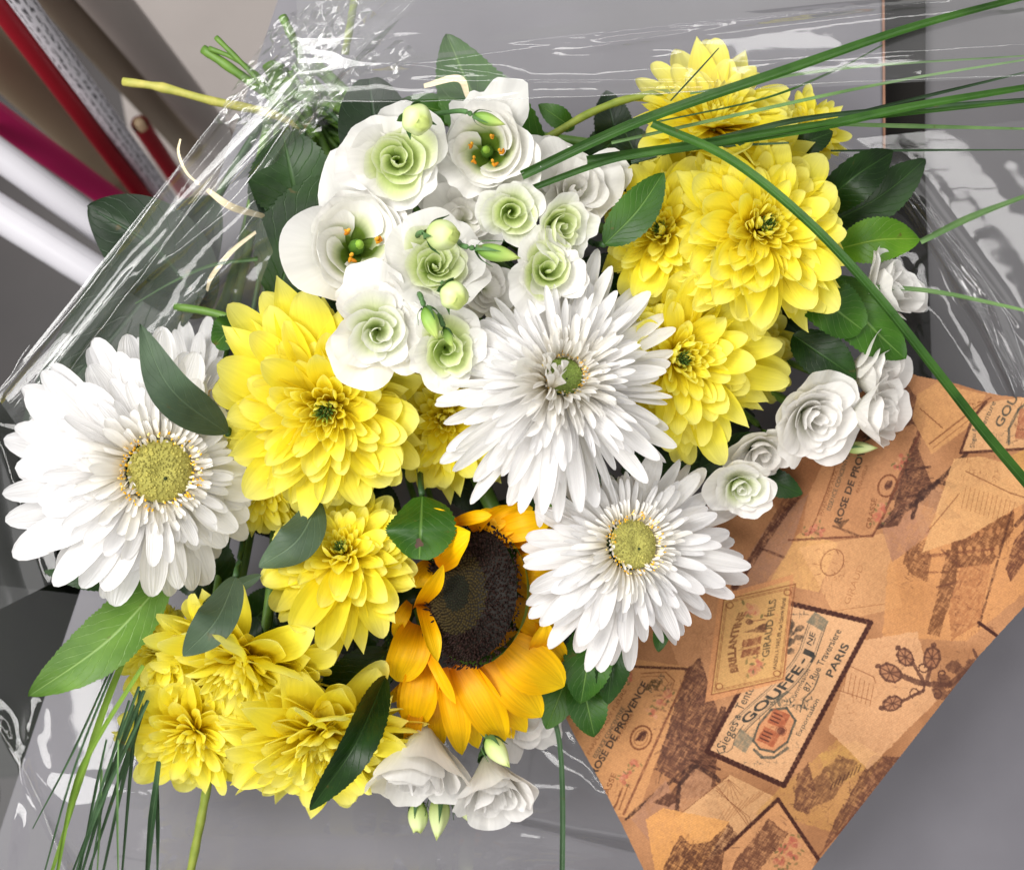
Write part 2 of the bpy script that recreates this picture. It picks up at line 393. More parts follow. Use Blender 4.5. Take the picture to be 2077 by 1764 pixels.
def roll(name, p0, z0, p1, z1, wpx, mat, label, cat='paper roll', cap_mat=None):
    a, b_ = P(p0[0], p0[1], z0), P(p1[0], p1[1], z1)
    a, b_ = a + (a - b_) * 0.18, b_ + (b_ - a) * 0.35          # the ends lie beyond the frame and under the table edge
    r = wpx / 2 * scl(z0)
    d = (a - b_).normalized()
    root = empty(name, b_)
    q = Vector((0, 0, 1)).rotation_difference(d)
    root.rotation_mode = 'QUATERNION'; root.rotation_quaternion = q
    Ln = (a - b_).length
    n, rings = 40, 26
    V, U, F = [], [], []
    rnd = random.Random(name + label)
    o1, o2 = rnd.random() * 9, rnd.random() * 9
    for i in range(rings + 1):
        for k in range(n + 1):
            th = 2 * math.pi * k / n
            rr = r * (1 + 0.012 * noise.noise(Vector((math.cos(th) * 2 + o1, math.sin(th) * 2, i * 0.35 + o2))) + 0.03 * k / n)
            V.append((rr * math.cos(th), rr * math.sin(th), Ln * i / rings)); U.append((i / rings, k / n))
    for i in range(rings):
        for k in range(n):
            F.append((i * (n + 1) + k, i * (n + 1) + k + 1, (i + 1) * (n + 1) + k + 1, (i + 1) * (n + 1) + k))
    link('wound_sheet', mesh('wound_sheet', V, F, U), root, mat)
    core = tube([(0, 0, -0.004), (0, 0, Ln + 0.004)], r * 0.55, 20, 'core')
    link('core', core, root, M['core'])
    tag(root, label, cat, 'wrapping rolls standing beside the table')
    return root
M['core'] = plain_mat('card_core', (150, 128, 100), (166, 144, 116), scale=30)
mr_white = roll_mat('roll_white', (196, 194, 200), (206, 204, 210), 0.35)
mr_print = roll_mat('roll_printed', (224, 220, 228), (234, 230, 236), 0.5, marks=True)
mr_red = roll_mat('roll_red', (140, 22, 34), (168, 30, 44), 0.4)
mr_pink = roll_mat('roll_pink', (184, 30, 92), (198, 44, 104), 0.35)
mr_beige = roll_mat('roll_beige', (150, 130, 106), (170, 148, 124), 0.6)
mr_grey = roll_mat('roll_grey', (176, 166, 160), (192, 182, 176), 0.6)
mr_taupe = roll_mat('roll_taupe', (140, 128, 112), (160, 146, 128), 0.6)
mr_pale = roll_mat('roll_pale_grey', (146, 138, 134), (156, 148, 144), 0.6)
roll('wrap_roll', (0, 433), -0.10, (175, 543), -0.12, 74, mr_white, 'thick glossy white roll lowest of the stack beside the table')
roll('wrap_roll', (0, 315), -0.10, (212, 470), -0.14, 64, mr_white, 'thick glossy white roll directly beneath the pink roll')
roll('wrap_roll', (0, 242), -0.12, (270, 434), -0.30, 58, mr_pink, 'deep pink wrapping roll above the two white rolls')
roll('wrap_roll', (0, 125), -0.22, (230, 350), -0.62, 96, mr_beige, 'beige kraft paper roll between the pink and red rolls')
roll('wrap_roll', (6, 22), -0.08, (308, 422), -0.34, 46, mr_red, 'dark red wrapping roll beside the printed white roll')
roll('wrap_roll', (44, 0), -0.06, (332, 395), -0.34, 50, mr_print, 'white roll with rows of small grey print next to the red roll')
roll('wrap_roll', (122, 0), -0.20, (360, 270), -0.55, 80, mr_taupe, 'taupe paper roll behind the white roll with grey print')
roll('wrap_roll', (215, 0), -0.20, (420, 250), -0.50, 92, mr_grey, 'greyish beige paper roll farther right beneath the cut stems')
roll('wrap_roll', (296, 270), -0.36, (356, 360), -0.46, 36, mr_red, 'short dark red roll almost hidden near the table edge')
# pale panel that closes the view behind the rolls
pn = [P(x, y, -0.6) for x, y in ((150, -300), (760, -300), (560, 480), (300, 480))]
pp = link('pale_card_panel', prism_mesh('pale_card_panel', [(p.x, p.y) for p in pn], -0.62, -0.6, 0.002), None, mr_pale)
tag(pp, 'pale grey beige card panel lying behind the rolls at the top', 'card panel')

# ================================================================== petals shared between alike flowers
def prof_gerbera(u):
    w = min(1.0, 0.38 + 1.1 * u)
    if u > 0.66: w *= max(0.0, 1 - ((u - 0.66) / 0.34) ** 2.0) ** 0.5
    return w
def prof_mum(u):
    w = 0.42 + 0.58 * math.sin(min(u / 0.62, 1) * math.pi / 2) ** 1.2
    if u > 0.6: w *= max(0.0, 1 - ((u - 0.6) / 0.4) ** 2.2) ** 0.5
    return w
def prof_pointed(u):
    w = 0.4 + 0.6 * math.sin(min(u / 0.55, 1) * math.pi / 2)
    if u > 0.5: w *= max(0.0, 1 - ((u - 0.5) / 0.5) ** 1.7)
    return max(w, 0.0)
def prof_quill(u):
    w = 0.5 + 0.5 * min(1, u * 1.6)
    if u > 0.8: w *= max(0.0, 1 - ((u - 0.8) / 0.2) ** 2) ** 0.5
    return w

def petal_mesh(name, prof, aspect, bend0, bend1, cup, seed, mat, nu=8, nv=4, ripple=0.0, twist=0.0, ridge=0.0, sway=0.0, tipcurl=0.0):
    rnd = random.Random(seed)
    V, U = [], []
    x = z = y = 0.0
    ph1, ph2 = rnd.random() * 6, rnd.random() * 6
    up_ = 0.0
    for i in range(nu + 1):
        u = 1 - (1 - i / nu) ** 1.8
        if i:
            du = u - up_
            a = bend0 + bend1 * (u + up_) / 2 + tipcurl * max(0, u - 0.7) ** 2 * 10
            x += math.cos(a) * du; z += math.sin(a) * du; y += sway * math.sin(u * 3.0 + ph1) * du
        up_ = u
        w = aspect * max(prof(u), 0.03 if i == nu else 0.05)
        tw = twist * u
        a = bend0 + bend1 * u + tipcurl * max(0, u - 0.7) ** 2 * 10
        for j in range(nv + 1):
            v = j / nv * 2 - 1
            yy = v * w / 2
            zz = cup * w * (v * v) * (0.5 + 0.5 * u) + ridge * w * math.cos(v * math.pi * 1.5) * 0.5
            zz += ripple * w * math.sin(u * 7 + ph1 + v * 2.0) * abs(v)
            y2 = yy * math.cos(tw) - zz * math.sin(tw); z2 = yy * math.sin(tw) + zz * math.cos(tw)
            V.append((x - math.sin(a) * z2, y + y2, z + math.cos(a) * z2)); U.append((u, j / nv))
    me = mesh(name, V, grid_faces(nu, nv), U)
    me.materials.append(mat)
    return me

rg = random.Random(5)
G_OUT = [petal_mesh('gerbera_petal', prof_gerbera, 0.17, 0.03, rg.uniform(-0.22, 0.12), rg.uniform(0.05, 0.22), 10 + i, M['gerbera'], nu=9, nv=6, ridge=rg.uniform(0.05, 0.09), twist=rg.uniform(-0.35, 0.35), sway=rg.uniform(-0.1, 0.1)) for i in range(8)]
G_MID = [petal_mesh('gerbera_petal', prof_gerbera, 0.17, 0.18, rg.uniform(-0.4, 0.0), rg.uniform(0.15, 0.3), 30 + i, M['gerbera'], ridge=0.06, twist=rg.uniform(-0.4, 0.4), sway=rg.uniform(-0.12, 0.12)) for i in range(6)]
G_IN = [petal_mesh('gerbera_petal', prof_quill, 0.20, 0.25, rg.uniform(-0.8, -0.2), rg.uniform(0.2, 0.5), 50 + i, M['gerbera_inner'], nu=6, nv=3, twist=rg.uniform(-0.5, 0.5), sway=rg.uniform(-0.2, 0.2)) for i in range(6)]
G_TINY = [petal_mesh('gerbera_petal', prof_quill, 0.24, 0.1, rg.uniform(-0.9, 1.0), 0.3, 70 + i, M['gerbera_inner'], nu=5, nv=2, sway=rg.uniform(-0.3, 0.3)) for i in range(5)]
Y_IN = [petal_mesh('mum_petal', prof_mum, 0.31, -0.2, rg.uniform(0.5, 1.1), rg.uniform(0.25, 0.5), 90 + i, M['mum'], nu=7) for i in range(6)]
Y_MID = [petal_mesh('mum_petal', prof_mum, 0.35, -0.05, rg.uniform(-0.35, 0.35), rg.uniform(0.08, 0.35), 110 + i, M['mum'], nu=9, nv=6, ridge=0.05, ripple=0.05, twist=rg.uniform(-0.2, 0.2), sway=rg.uniform(-0.1, 0.1)) for i in range(8)]
Y_OUT = [petal_mesh('mum_petal', prof_mum if i % 3 else prof_pointed, 0.36, 0.1, rg.uniform(-0.6, 0.15), rg.uniform(0.05, 0.28), 130 + i, M['mum'], nu=10, nv=6, ridge=0.06, ripple=0.08, twist=rg.uniform(-0.35, 0.35), sway=rg.uniform(-0.15, 0.15), tipcurl=rg.uniform(-0.6, 0.7)) for i in range(10)]

def ext_at(ext, az):                        # eight reaches (right, up-right, up, ... ) blended smoothly
    t = (az / (math.pi / 4)) % 8
    k = int(t); u = t - k
    u = u * u * (3 - 2 * u)
    return ext[k % 8] * (1 - u) + ext[(k + 1) % 8] * u

BUNDLE = (590, 165, 0.03)
def add_stem(root, mw, zdrop, rad, seed, mat):
    rnd = random.Random(seed)
    inv = mw.inverted()
    a = mw @ Vector((0, 0, -zdrop))
    b = P(BUNDLE[0] + rnd.uniform(-45, 45), BUNDLE[1] + rnd.uniform(-45, 45), BUNDLE[2] + rnd.uniform(-0.012, 0.012))
    n = (mw.to_3x3() @ Vector((0, 0, 1))).normalized()
    c1 = a - n * 0.022; c1.z = max(c1.z, 0.018)
    if (b - a).length < 0.05: pts = [a, c1, c1.lerp(b, 0.6), b]
    else:
        mid = c1.lerp(b, 0.5); mid.z = rnd.uniform(0.015, 0.03)
        pts = [a, c1, mid, b]
    pts = [inv @ p for p in catmull(pts, 14)]
    o = link('stem', tube(pts, rad, 7, 'stem'), root, mat)
    return o

def put(name, me, root, base, az, pitch, roll_, L, wy=1.0):
    mw = Matrix.Translation(base) @ Matrix.Rotation(az, 4, 'Z') @ Matrix.Rotation(-pitch, 4, 'Y') @ Matrix.Rotation(roll_, 4, 'X') @ Matrix.Diagonal((L, L * wy, L, 1))
    return link(name, me, root, None, mw)

def solve_len(rot, az, pitch, reach):
    d = rot @ Vector((math.cos(az) * math.cos(pitch), math.sin(az) * math.cos(pitch), math.sin(pitch)))
    return reach / max(0.5, math.hypot(d.x, d.y))

def bumps(centers, normals, sizes, cols, name, n=5, height=1.0, ball=False):
    V, F, C = [], [], []
    for c, nn, s, co in zip(centers, normals, sizes, cols):
        c = Vector(c); nn = Vector(nn).normalized()
        a = nn.orthogonal().normalized(); b_ = nn.cross(a)
        k0 = len(V)
        rings = ((1.0, 0.0), (0.95, 0.55), (0.55, 1.0)) if not ball else ((0.5, 0.0), (1.0, 0.6), (0.7, 1.2))
        for rr, hh in rings:
            for k in range(n):
                th = 2 * math.pi * k / n
                V.append(c + (a * math.cos(th) + b_ * math.sin(th)) * s * rr + nn * s * height * hh); C.append(co)
        V.append(c + nn * s * height * (1.25 if not ball else 1.6)); C.append(co)
        for q in range(2):
            for k in range(n):
                F.append((k0 + q * n + k, k0 + q * n + (k + 1) % n, k0 + (q + 1) * n + (k + 1) % n, k0 + (q + 1) * n + k))
        for k in range(n): F.append((k0 + 2 * n + k, k0 + 2 * n + (k + 1) % n, k0 + 3 * n))
    return mesh(name, V, F, None, True, [(*c, 1) for c in C])

def dome_mesh(name, r, h, mat, cols=(0.3, 0.3, 0.1), dip=0.0):
    V, F, C = [(0, 0, h - dip * h)], [], [(*cols, 1)]
    n, rings = 28, 8
    for i in range(1, rings + 1):
        u = i / rings
        for k in range(n):
            th = 2 * math.pi * k / n
            V.append((r * u * math.cos(th), r * u * math.sin(th), h * (1 - u ** 2.4) - dip * h * math.exp(-(u / 0.35) ** 2))); C.append((*cols, 1))
    for k in range(n): F.append((0, 1 + k, 1 + (k + 1) % n))
    for i in range(rings - 1):
        for k in range(n):
            F.append((1 + i * n + k, 1 + (i + 1) * n + k, 1 + (i + 1) * n + (k + 1) % n, 1 + i * n + (k + 1) % n))
    me = mesh(name, V, F, None, True, C); me.materials.append(mat)
    return me

def dome_z(u, h, dip): return h * (1 - u ** 2.4) - dip * h * math.exp(-(u / 0.35) ** 2)

# ------------------------------------------------------------------ gerbera
def gerbera(px, py, z, tilt, ext, discpx, droop, label, seed, counts=(34, 30, 44, 52, 44), ruffle=1.0, disc_cols=((170, 168, 70), (150, 152, 60)), messy=None, wf=1.0, bowl=0):
    rnd = random.Random(seed)
    loc = P(px, py, z); s = scl(z)
    n = normal_from(tilt)
    mw = frame(loc, n); rot = mw.to_3x3()
    root = empty('gerbera', loc); root.matrix_world = mw
    tag(root, label, 'gerbera', 'white gerberas in the bouquet')
    rd = discpx * s
    # rows from the back to the front: (number, reach share, pitch over droop, mesh set, base radius, height)
    rows = [(counts[0], (0.84, 1.03), -droop, G_OUT, 0.95, -0.010, 1.0),
            (counts[1], (0.68, 0.97), -droop + 5, G_OUT, 0.95, -0.007, 0.95),
            (counts[2], (0.52, 0.70), -droop + 13, G_MID, 1.0, -0.005, 0.9),
            (counts[3], (0.36, 0.50), -droop + 22, G_IN, 1.03, -0.003, 0.85),
            (counts[4], (0.26, 0.34), -droop + 36, G_IN, 1.05, -0.001, 0.8)]
    for ri, (cnt, (l0, l1), pit, meshes, rb, hz, wy) in enumerate(rows):
        for k in range(cnt):
            az = 2 * math.pi * (k + 0.5 * (ri % 2) + rnd.uniform(-0.32, 0.32)) / cnt
            e = ext_at(ext, az) * s
            p_ = R(pit + rnd.uniform(-6, 6) * ruffle)
            if messy and ri >= 3 and math.cos(az - R(messy[0])) > 0.2: p_ += R(rnd.uniform(5, 34))
            Ln = solve_len(rot, az, p_, e * rnd.uniform(l0, l1)) - rd * rb
            Ln = max(Ln, 0.008 if ri > 2 else 0.018)
            if ri < 2: Ln = min(Ln, 0.075)
            base = Vector((math.cos(az) * rd * rb, math.sin(az) * rd * rb, hz))
            wid = wf * wy * rnd.uniform(0.8, 1.2)
            if bowl and ri >= 2: p_ += R(bowl * (ri - 1) / 3.0); Ln *= 1.0 + 0.1 * (ri == 4)
            if ri < 2: wid *= min(1.35, max(0.7, 0.05 / Ln))
            put('petal', rnd.choice(meshes), root, base, az + rnd.uniform(-0.07, 0.07) * ruffle, p_, rnd.uniform(-0.45, 0.45) * ruffle, Ln, wid)
    # little curled florets round the disc
    for k in range(64):
        az = 2 * math.pi * (k + rnd.random() * 0.7) / 64
        base = Vector((math.cos(az), math.sin(az), 0)) * rd * rnd.uniform(0.86, 1.12) + Vector((0, 0, 0.0015))
        put('curled_floret', rnd.choice(G_TINY), root, base, az + rnd.uniform(-0.4, 0.4), R(rnd.uniform(25, 75)), rnd.uniform(-0.8, 0.8), rd * rnd.uniform(0.24, 0.40), 1.3)
    h = rd * 0.30
    dm = link('disc', dome_mesh('gerbera_disc', rd * 0.97, h, M['tint'], lin(disc_cols[1]), 0.55), root)
    cs, ns, ss, cc = [], [], [], []
    c0, c1 = np.array(lin(disc_cols[0])), np.array(lin(disc_cols[1]))
    for i in range(420):
        u = min(0.99, max(0.01, math.sqrt((i + 0.5) / 420) + rnd.uniform(-0.035, 0.035))); th = i * 2.39996 + rnd.uniform(-0.12, 0.12)
        cs.append((rd * 0.95 * u * math.cos(th), rd * 0.95 * u * math.sin(th), dome_z(u, h, 0.55) - 0.0001)); ns.append((math.cos(th) * u * 0.5, math.sin(th) * u * 0.5, 1))
        ss.append(rd * 0.040 * rnd.uniform(0.6, 1.35) * (0.75 + 0.4 * u)); t = rnd.random() * 0.6 + 0.4 * u; cc.append(tuple((c0 * t + c1 * (1 - t)) * rnd.uniform(0.72, 1.12) * (0.8 + 0.4 * noise.noise(Vector((math.cos(th) * u * 2, math.sin(th) * u * 2, seed))))))
    fo = link('disc_florets', bumps(cs, ns, ss, cc, 'disc_florets'), dm, M['tint']); fo['kind'] = 'stuff'
    cs, ns, ss, cc = [], [], [], []
    for i in range(120):
        th = rnd.random() * 6.283; u = rnd.uniform(0.90, 1.26)
        cs.append((rd * u * math.cos(th), rd * u * math.sin(th), rnd.uniform(0.001, 0.0045))); ns.append((math.cos(th) * 0.6 + rnd.uniform(-.4, .4), math.sin(th) * 0.6 + rnd.uniform(-.4, .4), 0.8))
        ss.append(rd * rnd.uniform(0.024, 0.036)); cc.append(lin((232, 176, 40)) if rnd.random() < 0.7 else lin((238, 214, 130)))
    st = link('stamens', bumps(cs, ns, ss, cc, 'stamens', 5, 2.8), root, M['tint']); st['kind'] = 'stuff'
    pit_ = link('dark_speck', bumps([(rd * 0.12, -rd * 0.22, dome_z(0.25, h, 0.55))], [(0, 0, 1)], [rd * 0.06], [lin((44, 56, 30))], 'dark_speck', 7), dm, M['tint'])
    cal = link('calyx', dome_mesh('calyx', rd * 1.2, -0.012, M['stem'], (0.1, 0.2, 0.05)), root, None, Matrix.Translation((0, 0, -0.0125)))
    add_stem(root, mw, 0.022, 0.0028, seed, M['stem'])
    return root

gerbera(325, 955, 0.115, (26, -5), [182, 172, 300, 310, 312, 316, 284, 232], 66, 16, 'large white gerbera with a wide pale yellow disc, leftmost flower of the bouquet', 1, (36, 34, 54, 60, 50), disc_cols=((190, 180, 92), (164, 158, 80)), wf=1.6)
gerbera(1143, 762, 0.128, (16, 60), [245, 305, 292, 240, 255, 320, 300, 290], 40, 10, 'shaggy white gerbera with a small green disc in the centre of the bouquet', 2, (38, 48, 76, 78, 60), 1.5, ((150, 166, 88), (112, 132, 58)), messy=(150,), wf=0.88, bowl=30)
gerbera(1285, 1103, 0.118, (24, 35), [290, 232, 165, 190, 240, 258, 250, 228], 52, 10, 'white gerbera with long spiky petals lying half over the sunflower', 3, (40, 38, 52, 56, 46), 1.2, ((186, 178, 96), (160, 156, 82)), wf=1.02)
gerbera(385, 830, 0.075, (14, 60), [150, 170, 200, 200, 160, 150, 150, 150], 45, 8, 'white gerbera mostly hidden behind the grey-green leaf and leftmost gerbera', 4, (28, 26, 20, 20, 10))

# ------------------------------------------------------------------ chrysanthemum
def mum(px, py, z, tilt, ext, label, seed, n=150, green=True, flat=0.0, centre=1.0):
    rnd = random.Random(seed)
    loc = P(px, py, z); s = scl(z)
    nrm = normal_from(tilt)
    mw = frame(loc, nrm); rot = mw.to_3x3()
    n = int(n * 1.4)
    root = empty('chrysanthemum', loc); root.matrix_world = mw
    tag(root, label, 'chrysanthemum', 'yellow chrysanthemums in the bouquet')
    avg = sum(ext) / 8 * s
    off = rnd.random() * 6
    for i in range(n):
        t = (i + 0.5) / n
        az = i * 2.39996 + off + rnd.uniform(-0.26, 0.26)
        azm = az % (2 * math.pi)
        pitch = 84 - 88 * t ** (0.68 - flat * 0.2) + rnd.uniform(-13, 11)
        share = (0.17 + 0.83 * t ** 0.95) * rnd.uniform(0.88, 1.1)
        reach = ext_at(ext, azm) * s
        if t > 0.72:
            Ln = solve_len(rot, azm, R(pitch), reach * (0.86 + 0.14 * rnd.random()) * (0.82 + 0.18 * (t - 0.72) / 0.28)) - avg * 0.05
        else:
            Ln = (0.5 * reach + 0.5 * avg) * share * rnd.uniform(0.9, 1.1)
        Ln = min(max(Ln, avg * 0.16), avg * 1.45)
        rb = avg * 0.16 * t ** 0.7
        base = Vector((math.cos(az) * rb, math.sin(az) * rb, avg * (0.10 * (1 - t) - 0.10)))
        me = rnd.choice(Y_IN if t < 0.3 else (Y_MID if t < 0.68 else Y_OUT))
        wy = (0.85 if t < 0.3 else 1.05) * rnd.uniform(0.85, 1.15)
        if t > 0.72: wy *= min(1.3, max(0.75, avg * 0.95 / Ln))
        put('petal', me, root, base, az + rnd.uniform(-0.12, 0.12), R(pitch), rnd.uniform(-0.5, 0.5), Ln, wy)
    if green:
        cs, ns, ss, cc = [], [], [], []
        for i in range(26):
            u = math.sqrt((i + 0.5) / 26); th = i * 2.39996
            cs.append((avg * 0.065 * u * math.cos(th), avg * 0.065 * u * math.sin(th), avg * (0.17 - 0.05 * u))); ns.append((math.cos(th) * u * 0.7, math.sin(th) * u * 0.7, 1))
            ss.append(avg * 0.014); cc.append(lin((62, 88, 30)) if u < 0.75 else lin((150, 160, 50)))
        st = link('green_heart', bumps(cs, ns, ss, cc, 'green_heart', 5, 5.0), root, M['tint'])
    cal = link('calyx', dome_mesh('calyx', avg * 0.22, -avg * 0.16, M['stem'], (0.1, 0.2, 0.05)), root, None, Matrix.Translation((0, 0, -avg * 0.12)))
    add_stem(root, mw, avg * 0.2, 0.0026, seed, M['stem'])
    return root

mum(665, 830, 0.098, (8, -100), [188, 190, 235, 300, 235, 245, 212, 215], 'open yellow chrysanthemum with a dark green heart right of the leftmost gerbera', 11, 150)
mum(695, 1118, 0.092, (26, 95), [150, 150, 95, 120, 160, 190, 222, 180], 'smaller yellow chrysanthemum with a green heart left of the sunflower', 12, 140)
mum(1545, 462, 0.106, (10, 20), [178, 190, 200, 205, 170, 210, 222, 232], 'largest yellow chrysanthemum on the right, crossed by a long bent grass blade', 13, 165)
mum(1340, 470, 0.094, (14, 150), [165, 170, 185, 135, 105, 135, 170, 190], 'yellow chrysanthemum between the white lisianthus cluster and the largest yellow chrysanthemum', 14, 140)
mum(1375, 725, 0.094, (18, -30), [250, 220, 180, 120, 110, 150, 220, 235], 'yellow chrysanthemum tucked behind the right side of the shaggy gerbera', 15, 150)
mum(1500, 700, 0.070, (20, -10), [130, 120, 110, 100, 100, 120, 130, 140], 'yellow chrysanthemum half hidden low beside the serrated leaves on the right', 16, 120, False)
mum(1448, 245, 0.086, (46, 82), [180, 205, 245, 190, 150, 150, 130, 160], 'topmost yellow chrysanthemum, behind the grass blades and under the clear film', 17, 120, False)
mum(1640, 275, 0.066, (25, 45), [95, 100, 115, 90, 60, 60, 60, 65], 'small yellow chrysanthemum peeking out behind the grass blades at upper right', 18, 90, False)
mum(900, 850, 0.075, (6, -60), [150, 150, 150, 150, 150, 150, 165, 170], 'yellow chrysanthemum in the gap left of the shaggy gerbera', 19, 130, False)
mum(520, 985, 0.070, (30, -140), [90, 100, 110, 120, 100, 120, 130, 110], 'yellow chrysanthemum squeezed between the leftmost gerbera and the grey-green leaf', 20, 110, False)
mum(485, 1350, 0.084, (52, -112), [215, 190, 150, 190, 240, 260, 240, 240], 'yellow chrysanthemum seen from its side at lower left, below a dark pointed leaf', 21, 150, False, 0.5)
mum(325, 1315, 0.070, (30, 160), [110, 105, 105, 105, 110, 115, 120, 110], 'small yellow chrysanthemum under the long pale green leaf', 22, 100, False)
mum(390, 1490, 0.066, (30, -110), [170, 160, 140, 150, 175, 170, 145, 155], 'yellow chrysanthemum behind the fan of thin grass at lower left', 23, 110, False)
mum(655, 1500, 0.080, (44, -88), [215, 200, 160, 200, 245, 230, 190, 205], 'yellow chrysanthemum lowest in the bouquet, behind a long folded dark leaf', 24, 150, False)
mum(1500, 345, 0.082, (10, 90), [170, 160, 140, 150, 160, 140, 130, 150], 'yellow chrysanthemum filling the space under the broad grass blades at upper right', 25, 120, False)
# ------------------------------------------------------------------ sunflower
def ribbon_petal(name, pts, wid, cup, seed, mat, prof, nu=12, nv=6, ridge=0.05, sidez=0.0, ripple=0.03):
    """petal or leaf along a centre line of 3-D points; width in metres"""
    rnd = random.Random(seed)
    c = catmull(pts, nu)
    V, U = [], []
    ph = rnd.random() * 6
    for i in range(nu + 1):
        u = i / nu
        t = (c[min(i + 1, nu)] - c[max(i - 1, 0)]).normalized()
        side = Vector((0, 0, 1)).cross(t)
        if side.length < 0.05: side = Vector((0, 1, 0))
        side.normalize()
        up = t.cross(side)
        if sidez: side = (side * math.cos(sidez) + up * math.sin(sidez)); up = t.cross(side)
        w = wid * max(prof(u), 0.03)
        for j in range(nv + 1):
            v = j / nv * 2 - 1
            hh = cup * w * v * v + ridge * w * math.cos(v * 4.7) * 0.4 + ripple * w * math.sin(u * 8 + ph + v * 2) * abs(v)
            V.append(c[i] + side * (v * w / 2) + up * hh); U.append((u, j / nv))
    me = mesh(name, V, grid_faces(nu, nv), U)
    me.materials.append(mat)
    return me

